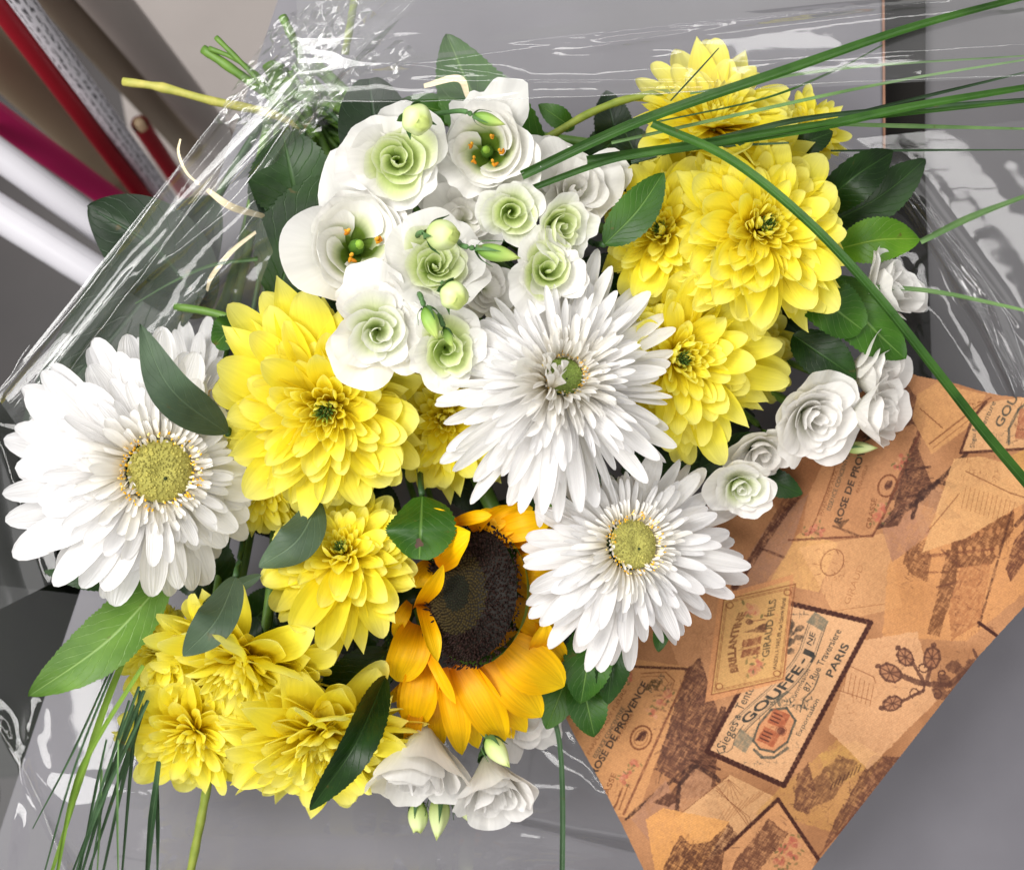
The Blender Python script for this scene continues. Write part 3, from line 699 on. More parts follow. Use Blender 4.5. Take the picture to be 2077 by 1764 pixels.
def sunflower():
    z = 0.098
    loc = P(953, 1205, z); s = scl(z)
    n = normal_from((46, 166))
    mw = frame(loc, n)
    root = empty('sunflower', loc); root.matrix_world = mw
    tag(root, 'single orange-yellow sunflower with a dark brown disc in the lower middle', 'sunflower')
    inv = mw.inverted()
    rd = 136 * s; h = rd * 0.34
    dm = link('disc', dome_mesh('sunflower_disc', rd * 0.98, h, M['tint'], lin((20, 15, 9)), 0.3), root)
    rnd = random.Random(77)
    cs, ns, ss, cc = [], [], [], []
    for i in range(1500):
        u = min(0.995, max(0.005, math.sqrt((i + 0.5) / 1500) + rnd.uniform(-0.008, 0.008))); th = i * 2.39996 + rnd.uniform(-0.03, 0.03)
        cs.append((rd * u * 0.97 * math.cos(th), rd * u * 0.97 * math.sin(th), dome_z(u, h, 0.3) - 0.0002)); ns.append((math.cos(th) * u * 0.6, math.sin(th) * u * 0.6, 1))
        ss.append(rd * 0.021)
        if u < 0.28: c = (22, 24, 12)
        elif u < 0.62: c = (52, 42, 16)
        else: c = (34, 19, 13)
        k = rnd.uniform(0.75, 1.2); cc.append(tuple(v * k for v in lin(c)))
    a = link('disc_florets', bumps(cs, ns, ss, cc, 'disc_florets', 5, 1.4), dm, M['tint']); a['kind'] = 'stuff'
    cs, ns, ss, cc = [], [], [], []
    for i in range(1000):
        th = rnd.random() * 6.283; u = 1.08 - 0.5 * rnd.random() ** 1.6
        cs.append((rd * u * math.cos(th), rd * u * math.sin(th), max(dome_z(min(u, 1), h, 0.3), 0) + rnd.uniform(-0.0005, 0.0014))); ns.append((math.cos(th) * 0.8 + rnd.uniform(-.4, .4), math.sin(th) * 0.8 + rnd.uniform(-.4, .4), 0.9))
        ss.append(rd * rnd.uniform(0.011, 0.020)); k = rnd.uniform(0.6, 1.3); cc.append(tuple(v * k for v in lin((34, 17, 13))))
    a = link('anthers', bumps(cs, ns, ss, cc, 'anthers', 5, 2.6, True), dm, M['tint']); a['kind'] = 'stuff'
    def zc(x, y): return (755.2 + x * 0.32527, 996.8 + y * 0.32527)
    # base, tip (measured on an enlarged view), width, heights at base / middle / tip, edge roll
    L_ = [((900, 400), (1230, 380), 170, .098, .100, .092, 0), ((800, 290), (1200, 230), 150, .098, .100, .094, 0), ((910, 560), (1180, 620), 180, .100, .100, .090, 0),
          ((880, 700), (1150, 860), 170, .098, .098, .086, 0), ((640, 240), (760, 110), 80, .094, .100, .098, 0.3), ((700, 250), (1000, 100), 150, .096, .102, .100, 0.1), ((760, 260), (1120, 170), 150, .098, .106, .104, 0.1), ((620, 250), (860, 90), 120, .094, .100, .098, 0), ((900, 480), (1150, 500), 160, .100, .106, .100, 0),
          ((700, 1230), (880, 1540), 130, .080, .078, .072, 0), ((380, 1180), (420, 1610), 110, .078, .076, .070, 0),
          ((780, 920), (1195, 1215), 265, .096, .099, .088, 0), ((690, 1010), (1055, 1405), 205, .092, .096, .084, 0), ((540, 1080), (825, 1555), 205, .088, .094, .080, 0),
          ((440, 1100), (560, 1640), 150, .083, .090, .076, 0.2), ((330, 1060), (250, 1500), 200, .080, .086, .074, 0), ((290, 1300), (232, 1690), 90, .079, .080, .072, 0),
          ((340, 980), (520, 1322), 80, .088, .098, .094, 0.5), ((280, 830), (150, 1180), 215, .080, .090, .084, 0.1), ((225, 1180), (78, 1312), 62, .074, .078, .074, 0.2), ((330, 1000), (180, 1400), 150, .076, .082, .076, 0), ((480, 1090), (660, 1600), 150, .080, .084, .074, 0), ((640, 1050), (960, 1500), 170, .084, .088, .076, 0), ((880, 850), (1200, 1050), 190, .092, .094, .084, 0),
          ((230, 690), (135, 905), 80, .080, .086, .082, 0.3), ((370, 450), (270, 600), 130, .082, .090, .092, 0.2), ((300, 690), (408, 1060), 100, .084, .104, .108, 0.7),
          ((280, 720), (440, 455), 100, .084, .104, .112, 0.6), ((400, 450), (610, 250), 190, .094, .112, .120, 0.35), ((530, 230), (300, 125), 120, .098, .110, .106, 0.25),
          ((520, 190), (745, 145), 70, .096, .106, .108, 0.2), ((1010, 990), (1085, 810), 110, .096, .108, .110, 0.4)]
    for k, (b0, t0, w, z0, z1, z2, ro) in enumerate(L_):
        a, c = zc(*b0), zc(*t0)
        m_ = ((a[0] + c[0]) / 2 + rnd.uniform(-5, 5), (a[1] + c[1]) / 2 + rnd.uniform(-5, 5))
        pts = [inv @ P(*a, z0), inv @ P(*m_, z1), inv @ P(*c, z2)]
        # build in world space, then bring into the flower's own space
        me = ribbon_petal('sunflower_petal', [P(*a, z0), P(*m_, z1), P(*c, z2)], w * 1.2 * 0.32527 * s, rnd.uniform(0.08, 0.24), 300 + k, M['sun'], lambda u: (0.55 + 0.45 * math.sin(min(u / 0.45, 1) * math.pi / 2)) * (max(0.0, 1 - max(0, (u - 0.5) / 0.5) ** 2.1) ** 0.8), ridge=0.09, ripple=0.07, sidez=ro * (1 if k % 2 else -1), nu=14, nv=8)
        me.transform(inv); link('petal', me, root)
    link('calyx', dome_mesh('calyx', rd * 1.05, -0.02, M['stem'], (0.1, 0.2, 0.05)), root, None, Matrix.Translation((0, 0, -0.004)))
    add_stem(root, mw, 0.02, 0.004, 31, M['stem'])
sunflower()

# ================================================================== lisianthus
def rose_petal(rj, A, a0, a1, pw, th0, spiral, ruff, seed, zb, zscale, nu=26, nv=12):
    """one petal of a cup: its outline curve leans from angle a0 at the foot to a1 at the rim"""
    rnd = random.Random(seed)
    p1, p2, p3 = rnd.random() * 6, rnd.random() * 6, rnd.random() * 6
    k1 = rnd.uniform(1.2, 2.2); k2 = rnd.uniform(3.5, 6)
    fine = 40
    cr, cz = [0.0], [0.0]
    for q in range(fine):
        al = a0 + (a1 - a0) * ((q + 0.5) / fine) ** pw
        cr.append(cr[-1] + math.sin(al) / fine); cz.append(cz[-1] + math.cos(al) / fine)
    scale = 1.0 / max(max(cr), 0.02)
    V, U = [], []
    for i in range(nu + 1):
        u = i / nu * 2 - 1
        hm = (1 - 0.40 * abs(u) ** 3.0) * (1 + 0.07 * math.sin(k1 * 2 * u + p1) + 0.02 * math.sin(k2 * 3 * u + p2))
        for j in range(nv + 1):
            v = j / nv
            q = min(v * hm, 1) * fine; k = min(int(q), fine - 1); t = q - k
            rr = 0.10 * rj + 0.9 * rj * scale * (cr[k] * (1 - t) + cr[k + 1] * t)
            zz = rj * 0.9 * scale * (cz[k] * (1 - t) + cz[k + 1] * t)
            rim = v ** 2.5
            rr *= 1 + spiral * u + 0.07 * math.sin(k1 * u + p2) * v
            wob = math.sin(k1 * 2 * u + p2) * 0.6 + math.sin(k2 * u + p3) * 0.4
            rr += ruff * rim * (wob + 0.25 * math.sin(k2 * 2.7 * u + p1))
            zz = zb + zz * zscale + ruff * 0.8 * rim * (math.sin(k2 * u + p1) + 0.4 * math.sin(k2 * 2.3 * u + p3))
            th = th0 + u * A * (0.55 + 0.45 * min(1, v * 1.6))
            V.append((rr * math.cos(th), rr * math.sin(th), zz)); U.append((v, i / nu))
    return mesh('lisianthus_petal', V, grid_faces(nu, nv), U)

def lisianthus(px, py, z, tilt, rpx, label, seed, n=12, rin=0.10, openn=1.0, hs=1.0, mats=('rose', 'rose'), heart=None, cat='lisianthus', group='white lisianthus blooms'):
    rnd = random.Random(seed)
    loc = P(px, py, z); s = scl(z); Rr = rpx * s * 1.18
    mw = frame(loc, normal_from(tilt), 0)
    root = empty('lisianthus', loc); root.matrix_world = mw
    tag(root, label, cat, group)
    th = rnd.random() * 6
    H = 0.62 * Rr * hs                                        # rim height of the middle petals
    n += 3
    for j in range(n):
        f = j / max(1, n - 1)
        core = 0.55
        if f < core:
            rj = (rin + (0.56 - rin) * (f / core)) * Rr; a1 = R(-4 + 20 * f / core); a0 = R(12 + 16 * f)
            A = R(105 - 20 * f / core) * rnd.uniform(0.85, 1.1); sp = 0.30 - 0.12 * f / core
        else:
            g = (f - core) / (1 - core)
            rj = (0.62 + 0.38 * g) * Rr; a1 = R(16 + (30 + 44 * openn) * g); a0 = R(26 + 16 * g)
            A = R(78 - 16 * g) * rnd.uniform(0.9, 1.2); sp = 0.12 - 0.05 * g
        rj *= rnd.uniform(0.95, 1.06); a1 += rnd.uniform(-0.14, 0.14)
        if heart: a0 = R(30 + 20 * f); a1 = max(a1, R(20 * f))
        # height of this petal's own curve, so that all rims end near the same level
        cr = cz = 0.0; mr_ = 0.0
        pw = 1.0 + 0.8 * f
        for q in range(40):
            al = a0 + (a1 - a0) * ((q + 0.5) / 40) ** pw
            cr += math.sin(al) / 40; cz += math.cos(al) / 40; mr_ = max(mr_, cr)
        hj = rj * 0.9 / max(mr_, 0.02) * cz
        want = H * (1.0 - 0.34 * f ** 3 * openn + rnd.uniform(-0.07, 0.07))
        th += 2.05 + rnd.uniform(-0.35, 0.35)
        me = rose_petal(rj, A, a0, a1, pw, th, sp, Rr * (0.016 + 0.10 * f ** 1.4 * (0.4 + 0.6 * openn)), seed * 31 + j, -0.5 * H, want / max(hj, 1e-5))
        me.materials.append(M[mats[0] if f < 0.62 else mats[1]])
        link('petal', me, root)
    if heart:
        link('pistil', bumps([(0, 0, -0.40 * H), (0.02 * Rr, 0, -0.05 * H)], [(0, 0, 1), (0, 0, 1)], [Rr * 0.10, Rr * 0.06], [lin((70, 104, 30)), lin((128, 164, 58))], 'pistil', 8, 2.0, True), root, M['tint'])
        for k in range(heart):
            a = 2 * math.pi * k / heart + rnd.uniform(-0.3, 0.3); q = Rr * rnd.uniform(0.16, 0.24)
            link('stamen', bumps([(q * math.cos(a), q * math.sin(a), 0.0), (q * math.cos(a) * 1.15 + Rr * .02, q * math.sin(a) * 1.15, 0.02 * Rr), (q * math.cos(a), q * math.sin(a) + Rr * .03, 0.03 * Rr)], [(math.cos(a), math.sin(a), .3), (-math.sin(a), math.cos(a), .3), (.2, .1, 1)], [Rr * 0.026] * 3, [lin((196, 132, 22)), lin((170, 106, 12)), lin((210, 152, 44))], 'stamen', 6, 2.2), root, M['tint'])
    link('calyx', dome_mesh('calyx', Rr * 0.22, -Rr * 0.3, M['sepal'], (0.1, 0.2, 0.05)), root, None, Matrix.Translation((0, 0, -0.45 * H)))
    add_stem(root, mw, 0.5 * H + 0.3 * Rr * 0.6, 0.0016, seed, M['stem'])
    return root

W2 = ('rose_white', 'rose_white'); GW = ('rose_green', 'rose_white'); GR = ('rose_green', 'rose'); RW = ('rose', 'rose_white')
lisianthus(724, 498, 0.110, (14, 20), 146, 'largest open white lisianthus with a dark green throat, left of its cluster', 41, 9, 0.46, 1.0, 0.8, ('rose_throat', 'rose_white'), heart=3)
lisianthus(985, 305, 0.108, (12, 200), 116, 'open white lisianthus with orange stamens in its green throat at the top', 42, 8, 0.5, 1.0, 0.9, ('rose_throat', 'rose_white'), heart=5)
lisianthus(805, 325, 0.112, (10, -60), 100, 'round greenish white lisianthus spiral left of the one with orange stamens', 43, 16, 0.08, 0.5, 0.8, GW)
lisianthus(1165, 385, 0.100, (16, 30), 104, 'creased white lisianthus under the grass blades at the right of its cluster', 44, 12, 0.12, 1.0, 0.8, W2)
lisianthus(1037, 430, 0.119, (18, -80), 64, 'narrow pale green lisianthus, half open, in the middle of its cluster', 45, 10, 0.10, 0.5, 1.2, GR)
lisianthus(1135, 462, 0.116, (35, -20), 70, 'pale green closed lisianthus tipped to the right beside the narrow green one', 46, 10, 0.10, 0.3, 1.1, GR)
lisianthus(882, 540, 0.118, (12, 20), 102, 'white lisianthus with a tight pale green swirl between the two round buds', 47, 17, 0.06, 0.8, 0.7, GW)
lisianthus(1110, 548, 0.118, (14, 20), 80, 'ruffled pale green lisianthus just above the shaggy gerbera', 48, 13, 0.08, 0.7, 0.8, GW)
lisianthus(765, 672, 0.120, (14, -60), 104, 'white lisianthus with a wavy skirt overlapping the open yellow chrysanthemum', 49, 13, 0.10, 1.0, 0.75, RW)
lisianthus(905, 708, 0.122, (14, -50), 90, 'greenish white lisianthus under the drooping green bud', 50, 10, 0.12, 0.9, 0.8, GW)
lisianthus(985, 585, 0.104, (20, -20), 70, 'white lisianthus showing only its outer petals behind the lowest round bud', 51, 8, 0.2, 1.0, 0.8, W2)
lisianthus(940, 445, 0.098, (10, 20), 95, 'white lisianthus buried in the middle of the cluster behind the round bud', 52, 9, 0.2, 1.0, 0.7, W2)
lisianthus(1648, 845, 0.088, (26, -50), 94, 'full white lisianthus rose resting at the edge of the printed paper', 53, 17, 0.10, 0.6, 1.0, W2)
lisianthus(1762, 838, 0.084, (46, -5), 72, 'white bell-shaped lisianthus pointing right over the printed paper', 54, 10, 0.2, 0.05, 1.8, W2)
lisianthus(1764, 757, 0.078, (48, -10), 78, 'white lisianthus under the serrated leaves at the right', 55, 10, 0.2, 0.15, 1.7, W2)
lisianthus(1795, 585, 0.084, (46, 25), 82, 'white lisianthus farthest right, behind the bent grass blade', 56, 10, 0.2, 0.35, 1.6, W2)
lisianthus(1500, 985, 0.086, (26, -70), 68, 'small greenish white lisianthus between the spiky gerbera and the paper', 57, 12, 0.08, 0.3, 1.0, ('rose', 'rose_white'))
lisianthus(1545, 915, 0.076, (36, -80), 68, 'pinkish white lisianthus in shade left of the full white rose', 58, 9, 0.15, 0.5, 1.1, W2)
lisianthus(850, 1535, 0.080, (54, -95), 98, 'white bell-shaped lisianthus hanging below the sunflower petals', 59, 12, 0.2, 0.2, 2.0, W2)
lisianthus(998, 1585, 0.078, (44, -75), 84, 'white lisianthus turned downwards, lowest right of the bouquet', 60, 12, 0.15, 0.25, 1.9, W2)
lisianthus(1065, 1462, 0.066, (35, -30), 76, 'white lisianthus in shade behind the lower right sunflower petals', 61, 9, 0.2, 0.8, 0.9, W2)

def bud(px, py, z, tilt, rpx, lpx, label, seed, mat='bud', sep=4, tipgreen=False, stemto=None):
    rnd = random.Random(seed)
    loc = P(px, py, z); s = scl(z)
    r, Ln = rpx * s, lpx * s
    mw = frame(loc, normal_from(tilt))
    root = empty('lisianthus_bud', loc); root.matrix_world = mw
    tag(root, label, 'flower bud', 'lisianthus buds')
    V, U, F = [], [], []
    n, rings = 30, 16
    for i in range(rings + 1):
        u = i / rings
        if lpx > rpx * 3: pr = math.sin(math.pi * min(u * 0.97 + 0.03, 1)) ** 0.7 * (1 - 0.45 * u)
        else: pr = (math.sin(math.pi * (0.06 + 0.8 * u)) ** 0.6) * (1 - 0.30 * u ** 3)
        for k in range(n):
            th = 2 * math.pi * k / n
            w = 1 + 0.09 * abs(math.sin(2.5 * th + 2.4 * u + seed)) + 0.05 * u * math.sin(5 * th + 3 * u)
            V.append((r * pr * w * math.cos(th), r * pr * w * math.sin(th), Ln * (u - 0.5) + 0.05 * Ln * math.sin(3 * th) * (u > 0.95))); U.append((u, k / n))
    for i in range(rings):
        for k in range(n): F.append((i * n + k, i * n + (k + 1) % n, (i + 1) * n + (k + 1) % n, (i + 1) * n + k))
    F.append(tuple(rings * n + k for k in range(n)))
    link('furled_petals', mesh('bud', V, F, U), root, M[mat])
    for k in range(sep):
        a = 2 * math.pi * k / sep + rnd.uniform(-.3, .3)
        d = Vector((math.cos(a), math.sin(a), 0))
        out = rnd.uniform(1.05, 1.4)
        pts = [Vector((0, 0, -Ln * 0.52)) + d * r * 0.2, Vector((0, 0, -Ln * 0.36)) + d * r * 0.92, Vector((0, 0, Ln * rnd.uniform(-0.1, 0.15))) + d * r * out]
        V, U = [], []
        c = catmull(pts, 8)
        sd = Vector((-d.y, d.x, 0))
        for i, p in enumerate(c):
            w = r * 0.34 * (1 - (i / 8) ** 1.5) + 0.00008
            for j in (-1, 0, 1): V.append(p + sd * w * j + d * r * (0.06 - 0.05 * abs(j))); U.append((i / 8, j * 0.5 + 0.5))
        link('sepal', mesh('sepal', V, grid_faces(8, 2), U), root, M['sepal'])
    a = Vector((0, 0, -Ln * 0.5)); inv = mw.inverted()
    if stemto is None:
        w0 = mw @ a; e = Vector((w0.x - 0.01, w0.y + 0.02, 0.05))
    else: e = P(*stemto)
    link('stem', tube(catmull([a, Vector((0, 0, -Ln * 0.5 - 0.006)), inv @ e], 10), 0.0011, 6, 'stem'), root, M['sepal'])
    return root
bud(846, 243, 0.132, (38, -48), 31, 62, 'round pale green bud at the upper left of the white cluster', 1)
bud(897, 477, 0.136, (52, -12), 31, 70, 'round pale green bud over the middle of the white cluster', 2, stemto=(840, 500, 0.09))
bud(921, 600, 0.136, (40, -50), 29, 60, 'round pale green bud lowest of the three round buds', 3)
bud(992, 243, 0.132, (78, -20), 15, 68, 'slim green bud lying on the upper open lisianthus', 4, 'bud_green', stemto=(880, 232, 0.108))
bud(1010, 514, 0.138, (78, -14), 21, 92, 'long green pointed bud lying across the white cluster', 5, 'bud_green', stemto=(930, 490, 0.116))
bud(874, 655, 0.140, (72, -68), 20, 74, 'drooping green bud hanging over the lower white lisianthus', 6, 'bud_green', stemto=(850, 598, 0.118))
bud(910, 685, 0.134, (74, -66), 11, 44, 'tiny dark green bud just below the drooping bud', 7, 'bud_green', stemto=(890, 650, 0.112))
bud(1010, 1525, 0.092, (66, -48), 24, 74, 'pale green bud lying on the downturned lisianthus under the sunflower', 8, stemto=(985, 1470, 0.074))
bud(848, 1655, 0.052, (80, -92), 20, 60, 'narrow pale green bud pointing down, left one under the bell-shaped lisianthus', 9, stemto=(850, 1560, 0.045))
bud(890, 1655, 0.056, (80, -95), 25, 88, 'largest pale green bud pointing down between the two lower lisianthus', 10, stemto=(900, 1540, 0.045))
bud(942, 1635, 0.050, (80, -62), 22, 74, 'pale green bud pointing down, right one beneath the downturned lisianthus', 11, stemto=(920, 1540, 0.045))
bud(1745, 908, 0.070, (80, 0), 15, 64, 'pale green pointed bud under the full white rose on the paper', 12, stemto=(1680, 900, 0.06))

# ================================================================== leaves
def leaf_mesh(base, tip, wpx, zs, mat, bow=0.0, serr=10, fold=0.18, seed=0, shape='oval', roll_=0.0, curl=0.0):
    rnd = random.Random(seed)
    nu, nv = 76, 8
    a, b = Vector(base), Vector(tip)
    d = b - a; perp = Vector((-d.y, d.x)).normalized()
    m = (a + b) / 2 + perp * bow
    c = catmull([P(a.x, a.y, zs[0]), P(m.x, m.y, zs[1]), P(b.x, b.y, zs[2])], nu)
    s = scl(zs[1]); w0 = wpx * s
    V, U = [], []
    ph = rnd.random() * 6
    for i in range(nu + 1):
        u = i / nu
        if shape == 'oval': w = math.sin(math.pi * u ** 0.85) ** 0.72
        elif shape == 'lance': w = math.sin(math.pi * u ** 0.75) ** 0.9
        elif shape == 'round': w = math.sin(math.pi * min(u * 0.96 + 0.02, 1)) ** 0.5
        else: w = math.sin(math.pi * u ** 1.0) ** 0.8
        t = (c[min(i + 1, nu)] - c[max(i - 1, 0)]).normalized()
        side = Vector((0, 0, 1)).cross(t).normalized(); up = t.cross(side)
        side = side * math.cos(roll_) + up * math.sin(roll_); up = t.cross(side)
        for j in range(nv + 1):
            v = j / nv * 2 - 1
            ww = w0 * w
            if serr and abs(v) == 1: ww *= 1 + 0.085 * ((1 - (u * serr * 1.7) % 1.0) - 0.5)
            hh = fold * ww * abs(v) * 0.5 - curl * ww * v * v + 0.035 * w0 * math.sin(u * 9 + ph + v) * abs(v)
            V.append(c[i] + side * (v * ww / 2) + up * hh); U.append((u, j / nv))
    me = mesh('leaf', V, grid_faces(nu, nv), U)
    me.materials.append(M[mat])
    return me

def sprig(name, label, leaves, stem=None, stem_mat='stem_dark', cat='leaf sprig', group='leaf sprigs in the bouquet', srad=0.0014):
    b = leaves[0]
    root = empty(name, P(b[0][0], b[0][1], b[3][0]))
    bpy_loc = root.location.copy()
    inv = Matrix.Translation(-bpy_loc)
    tag(root, label, cat, group)
    for k, lf in enumerate(leaves):
        base, tip, w, zs, mat = lf[:5]
        kw = lf[5] if len(lf) > 5 else {}
        me = leaf_mesh(base, tip, w, zs, mat, seed=hash((base, tip)) % 9999 if False else int(base[0] * 7 + tip[1] * 3) % 9999, **kw)
        me.transform(inv); link('leaf', me, root)
    if stem:
        pts = [P(*p) for p in stem]
        me = tube(catmull(pts, 12), srad, 7, 'stem'); me.transform(inv)
        link('stem', me, root, M[stem_mat])
    return root

D = dict
sprig('leaf_sprig', 'two dark serrated leaves behind the upper left of the white cluster', [
    ((612, 452), (572, 262), 172, (.075, .082, .080), 'leaf_dark', D(serr=13)),
    ((560, 612), (705, 352), 158, (.072, .080, .082), 'leaf_dark', D(serr=17, bow=-26, fold=0.12))], [(560, 612, .072), (600, 480, .06), (620, 320, .05), (600, 200, .035)])
sprig('leaf_sprig', 'smooth very dark rounded leaf behind the top round bud', [((775, 375), (748, 160), 150, (.070, .078, .080), 'leaf_deep', D(serr=0, shape='round', fold=0.1))], [(775, 375, .07), (740, 300, .05), (640, 200, .035)])
sprig('leaf_sprig', 'broad mid green leaf seen through the film above the orange stamens', [
    ((1108, 325), (905, 70), 160, (.072, .084, .080), 'leaf_mid', D(serr=14, bow=-36, fold=0.1)), ((935, 235), (812, 205), 60, (.070, .074, .074), 'leaf_mid', D(serr=6)),
    ((1165, 262), (1092, 212), 46, (.070, .074, .074), 'leaf_mid', D(serr=5))], [(1108, 325, .072), (1000, 260, .05), (800, 200, .035)])
sprig('leaf_sprig', 'smooth green leaf left of the chrysanthemums on the right', [((1226, 496), (1346, 350), 84, (.108, .114, .112), 'leaf_mid', D(serr=9, bow=8)),
    ((1262, 440), (1225, 345), 56, (.085, .090, .088), 'leaf_dark', D(serr=8))], [(1226, 496, .108), (1180, 480, .07), (1000, 350, .04)])
sprig('leaf_sprig', 'pair of dark serrated leaves pointing right at the upper right', [
    ((1655, 432), (1812, 308), 92, (.078, .094, .090), 'leaf_dark', D(serr=11, bow=-10, fold=0.5, roll_=0.3)), ((1680, 455), (1878, 322), 92, (.072, .082, .086), 'leaf_dark', D(serr=13, bow=12)),
    ((1600, 300), (1690, 268), 62, (.076, .080, .078), 'leaf_dark', D(serr=7))], [(1655, 432, .078), (1560, 420, .05), (1300, 330, .03)])
sprig('leaf_sprig', 'bright yellowish green serrated leaf at the right edge of the flowers', [((1700, 505), (1866, 484), 92, (.076, .084, .078), 'leaf_bright', D(serr=13, bow=-8))], [(1700, 505, .076), (1600, 480, .05), (1300, 330, .03)])
sprig('leaf_sprig', 'three overlapping green leaves beside the lower right chrysanthemum', [
    ((1690, 560), (1836, 728), 122, (.080, .090, .086), 'leaf_mid', D(serr=15, bow=10)), ((1632, 580), (1748, 668), 108, (.090, .098, .094), 'leaf_mid', D(serr=9, shape='round')),
    ((1608, 680), (1738, 768), 92, (.080, .088, .086), 'leaf_dark', D(serr=9))], [(1632, 580, .08), (1560, 540, .05), (1300, 350, .03)])
sprig('leaf_sprig', 'small dark leaves peeping out above the printed paper', [((1530, 960), (1628, 1002), 56, (.062, .066, .066), 'leaf_dark', D(serr=6)),
    ((1420, 950), (1545, 880), 66, (.066, .072, .072), 'leaf_dark', D(serr=8)), ((1330, 960), (1480, 920), 80, (.060, .064, .064), 'leaf_dark')], [(1420, 950, .062), (1300, 800, .04), (1000, 500, .03)])
sprig('leaf_sprig', 'broad green leaf with a small brown hole above the sunflower', [((856, 1006), (850, 1134), 142, (.100, .118, .116), 'leaf_mid', D(serr=9, shape='round', fold=0.1, curl=0.12))], [(856, 1002, .100), (840, 900, .06), (760, 600, .03)])
sprig('leaf_sprig', 'grey-green smooth leaf resting on the leftmost gerbera', [((462, 880), (284, 656), 92, (.100, .132, .136), 'leaf_grey', D(serr=0, bow=-34, fold=0.12, shape='lance'))], [(462, 880, .100), (480, 800, .06), (540, 500, .035)])
sprig('leaf_sprig', 'grey-green curled leaf between the two lower left chrysanthemums', [((648, 1012), (524, 1150), 86, (.092, .108, .106), 'leaf_grey', D(serr=0, bow=-22, curl=0.2)),
    ((530, 1165), (410, 1225), 30, (.098, .102, .100), 'leaf_grey', D(serr=0))], [(648, 1012, .098), (640, 900, .06), (600, 500, .035)])
sprig('leaf_sprig', 'dark grey-green pointed leaf over the lower left chrysanthemum', [((478, 1170), (370, 1330), 84, (.110, .140, .138), 'leaf_grey', D(serr=0, bow=-16, shape='oval'))], [(478, 1170, .100), (500, 1050, .06), (560, 600, .035)])
sprig('leaf_sprig', 'long pale green leaf pointing to the lower left', [((345, 1165), (58, 1412), 118, (.082, .092, .090), 'leaf_light', D(serr=20, bow=-18, fold=0.06)),
    ((250, 1188), (88, 1158), 42, (.070, .074, .074), 'leaf_dark', D(serr=9))], [(345, 1165, .082), (420, 1050, .05), (560, 500, .03)])
sprig('leaf_sprig', 'cluster of dark leaves left of the sunflower petals', [
    ((790, 1318), (636, 1432), 112, (.080, .086, .080), 'leaf_dark', D(serr=12, bow=-10)), ((760, 1388), (618, 1500), 70, (.070, .074, .070), 'leaf_dark', D(serr=10)),
    ((640, 1290), (560, 1240), 60, (.060, .062, .062), 'leaf_deep'), ((800, 1290), (775, 1400), 50, (.074, .076, .074), 'leaf_dark')], [(790, 1318, .08), (780, 1200, .05), (700, 600, .03)])
sprig('leaf_sprig', 'long folded dark leaf over the lowest chrysanthemum', [((782, 1372), (628, 1642), 74, (.098, .136, .124), 'leaf_dark', D(serr=18, bow=-14, fold=0.7, roll_=-0.25))], [(782, 1372, .088), (780, 1250, .05), (700, 600, .03)])
sprig('leaf_sprig', 'bunch of green leaves under the spiky gerbera beside the paper', [
    ((1205, 1262), (1178, 1428), 100, (.078, .086, .082), 'leaf_mid', D(serr=9)), ((1252, 1258), (1232, 1428), 74, (.076, .084, .080), 'leaf_dark', D(serr=11, fold=0.5)),
    ((1178, 1372), (1206, 1494), 82, (.068, .074, .072), 'leaf_mid', D(serr=9)), ((1158, 1352), (1108, 1478), 74, (.066, .072, .070), 'leaf_mid', D(serr=9)), ((1345, 1260), (1335, 1322), 34, (.066, .070, .070), 'leaf_mid'),
    ((1120, 1400), (1080, 1470), 60, (.058, .062, .060), 'leaf_dark')], [(1205, 1262, .078), (1180, 1150, .05), (900, 600, .03)])
sprig('leaf_sprig', 'little green leaf and broken twig above the open yellow chrysanthemum', [((492, 640), (436, 700), 66, (.088, .098, .094), 'leaf_mid', D(serr=7, shape='round')), ((492, 770), (470, 730), 40, (.08, .084, .08), 'leaf_dark')],
      [(356, 622, .080), (420, 632, .084), (500, 655, .086), (600, 690, .07)], 'stem', srad=0.0019)
spot = [(850 + 9 * math.cos(k * 0.7) * (1 + 0.4 * math.sin(k * 2.3)), 1102 + 9 * math.sin(k * 0.7) * (1 + 0.4 * math.cos(k * 1.9))) for k in range(9)]
holed = [o for o in COL.objects if o.get('label', '').startswith('broad green leaf with a small brown')][0]
me = mesh('brown_hole', [P(x, y, .1215) - holed.location for x, y in spot], [tuple(range(9))], None, False); link('brown_hole', me, holed, plain_mat('withered_brown', (46, 28, 14), (74, 46, 24), scale=300))
# the big folded leaf that forms the left back of the bouquet
V, U = [], []
outl = [((200, 452), (62, 870), 300)]
big = empty('broad_leaf', P(300, 620, .02)); inv = Matrix.Translation(-big.location.copy())
tag(big, 'broad dark green leaf sticking out at the left behind the film', 'leaf', None)
me_a = leaf_mesh((420, 640), (176, 418), 190, (.040, .052, .050), 'leaf_deep', serr=0, fold=0.3, seed=3, shape='oval', bow=30); me_a.transform(inv); link('blade_half', me_a, big)
me_b = leaf_mesh((440, 400), (40, 880), 210, (.036, .046, .040), 'leaf_deep', serr=0, fold=0.25, seed=4, shape='lance', bow=-20); me_b.transform(inv); link('blade_half', me_b, big)
me_c = tube(catmull([P(430, 420, .034), P(500, 300, .03), P(590, 170, .03)], 8), 0.002, 7, 'stem'); me_c.transform(inv); link('stem', me_c, big, M['stem_dark'])
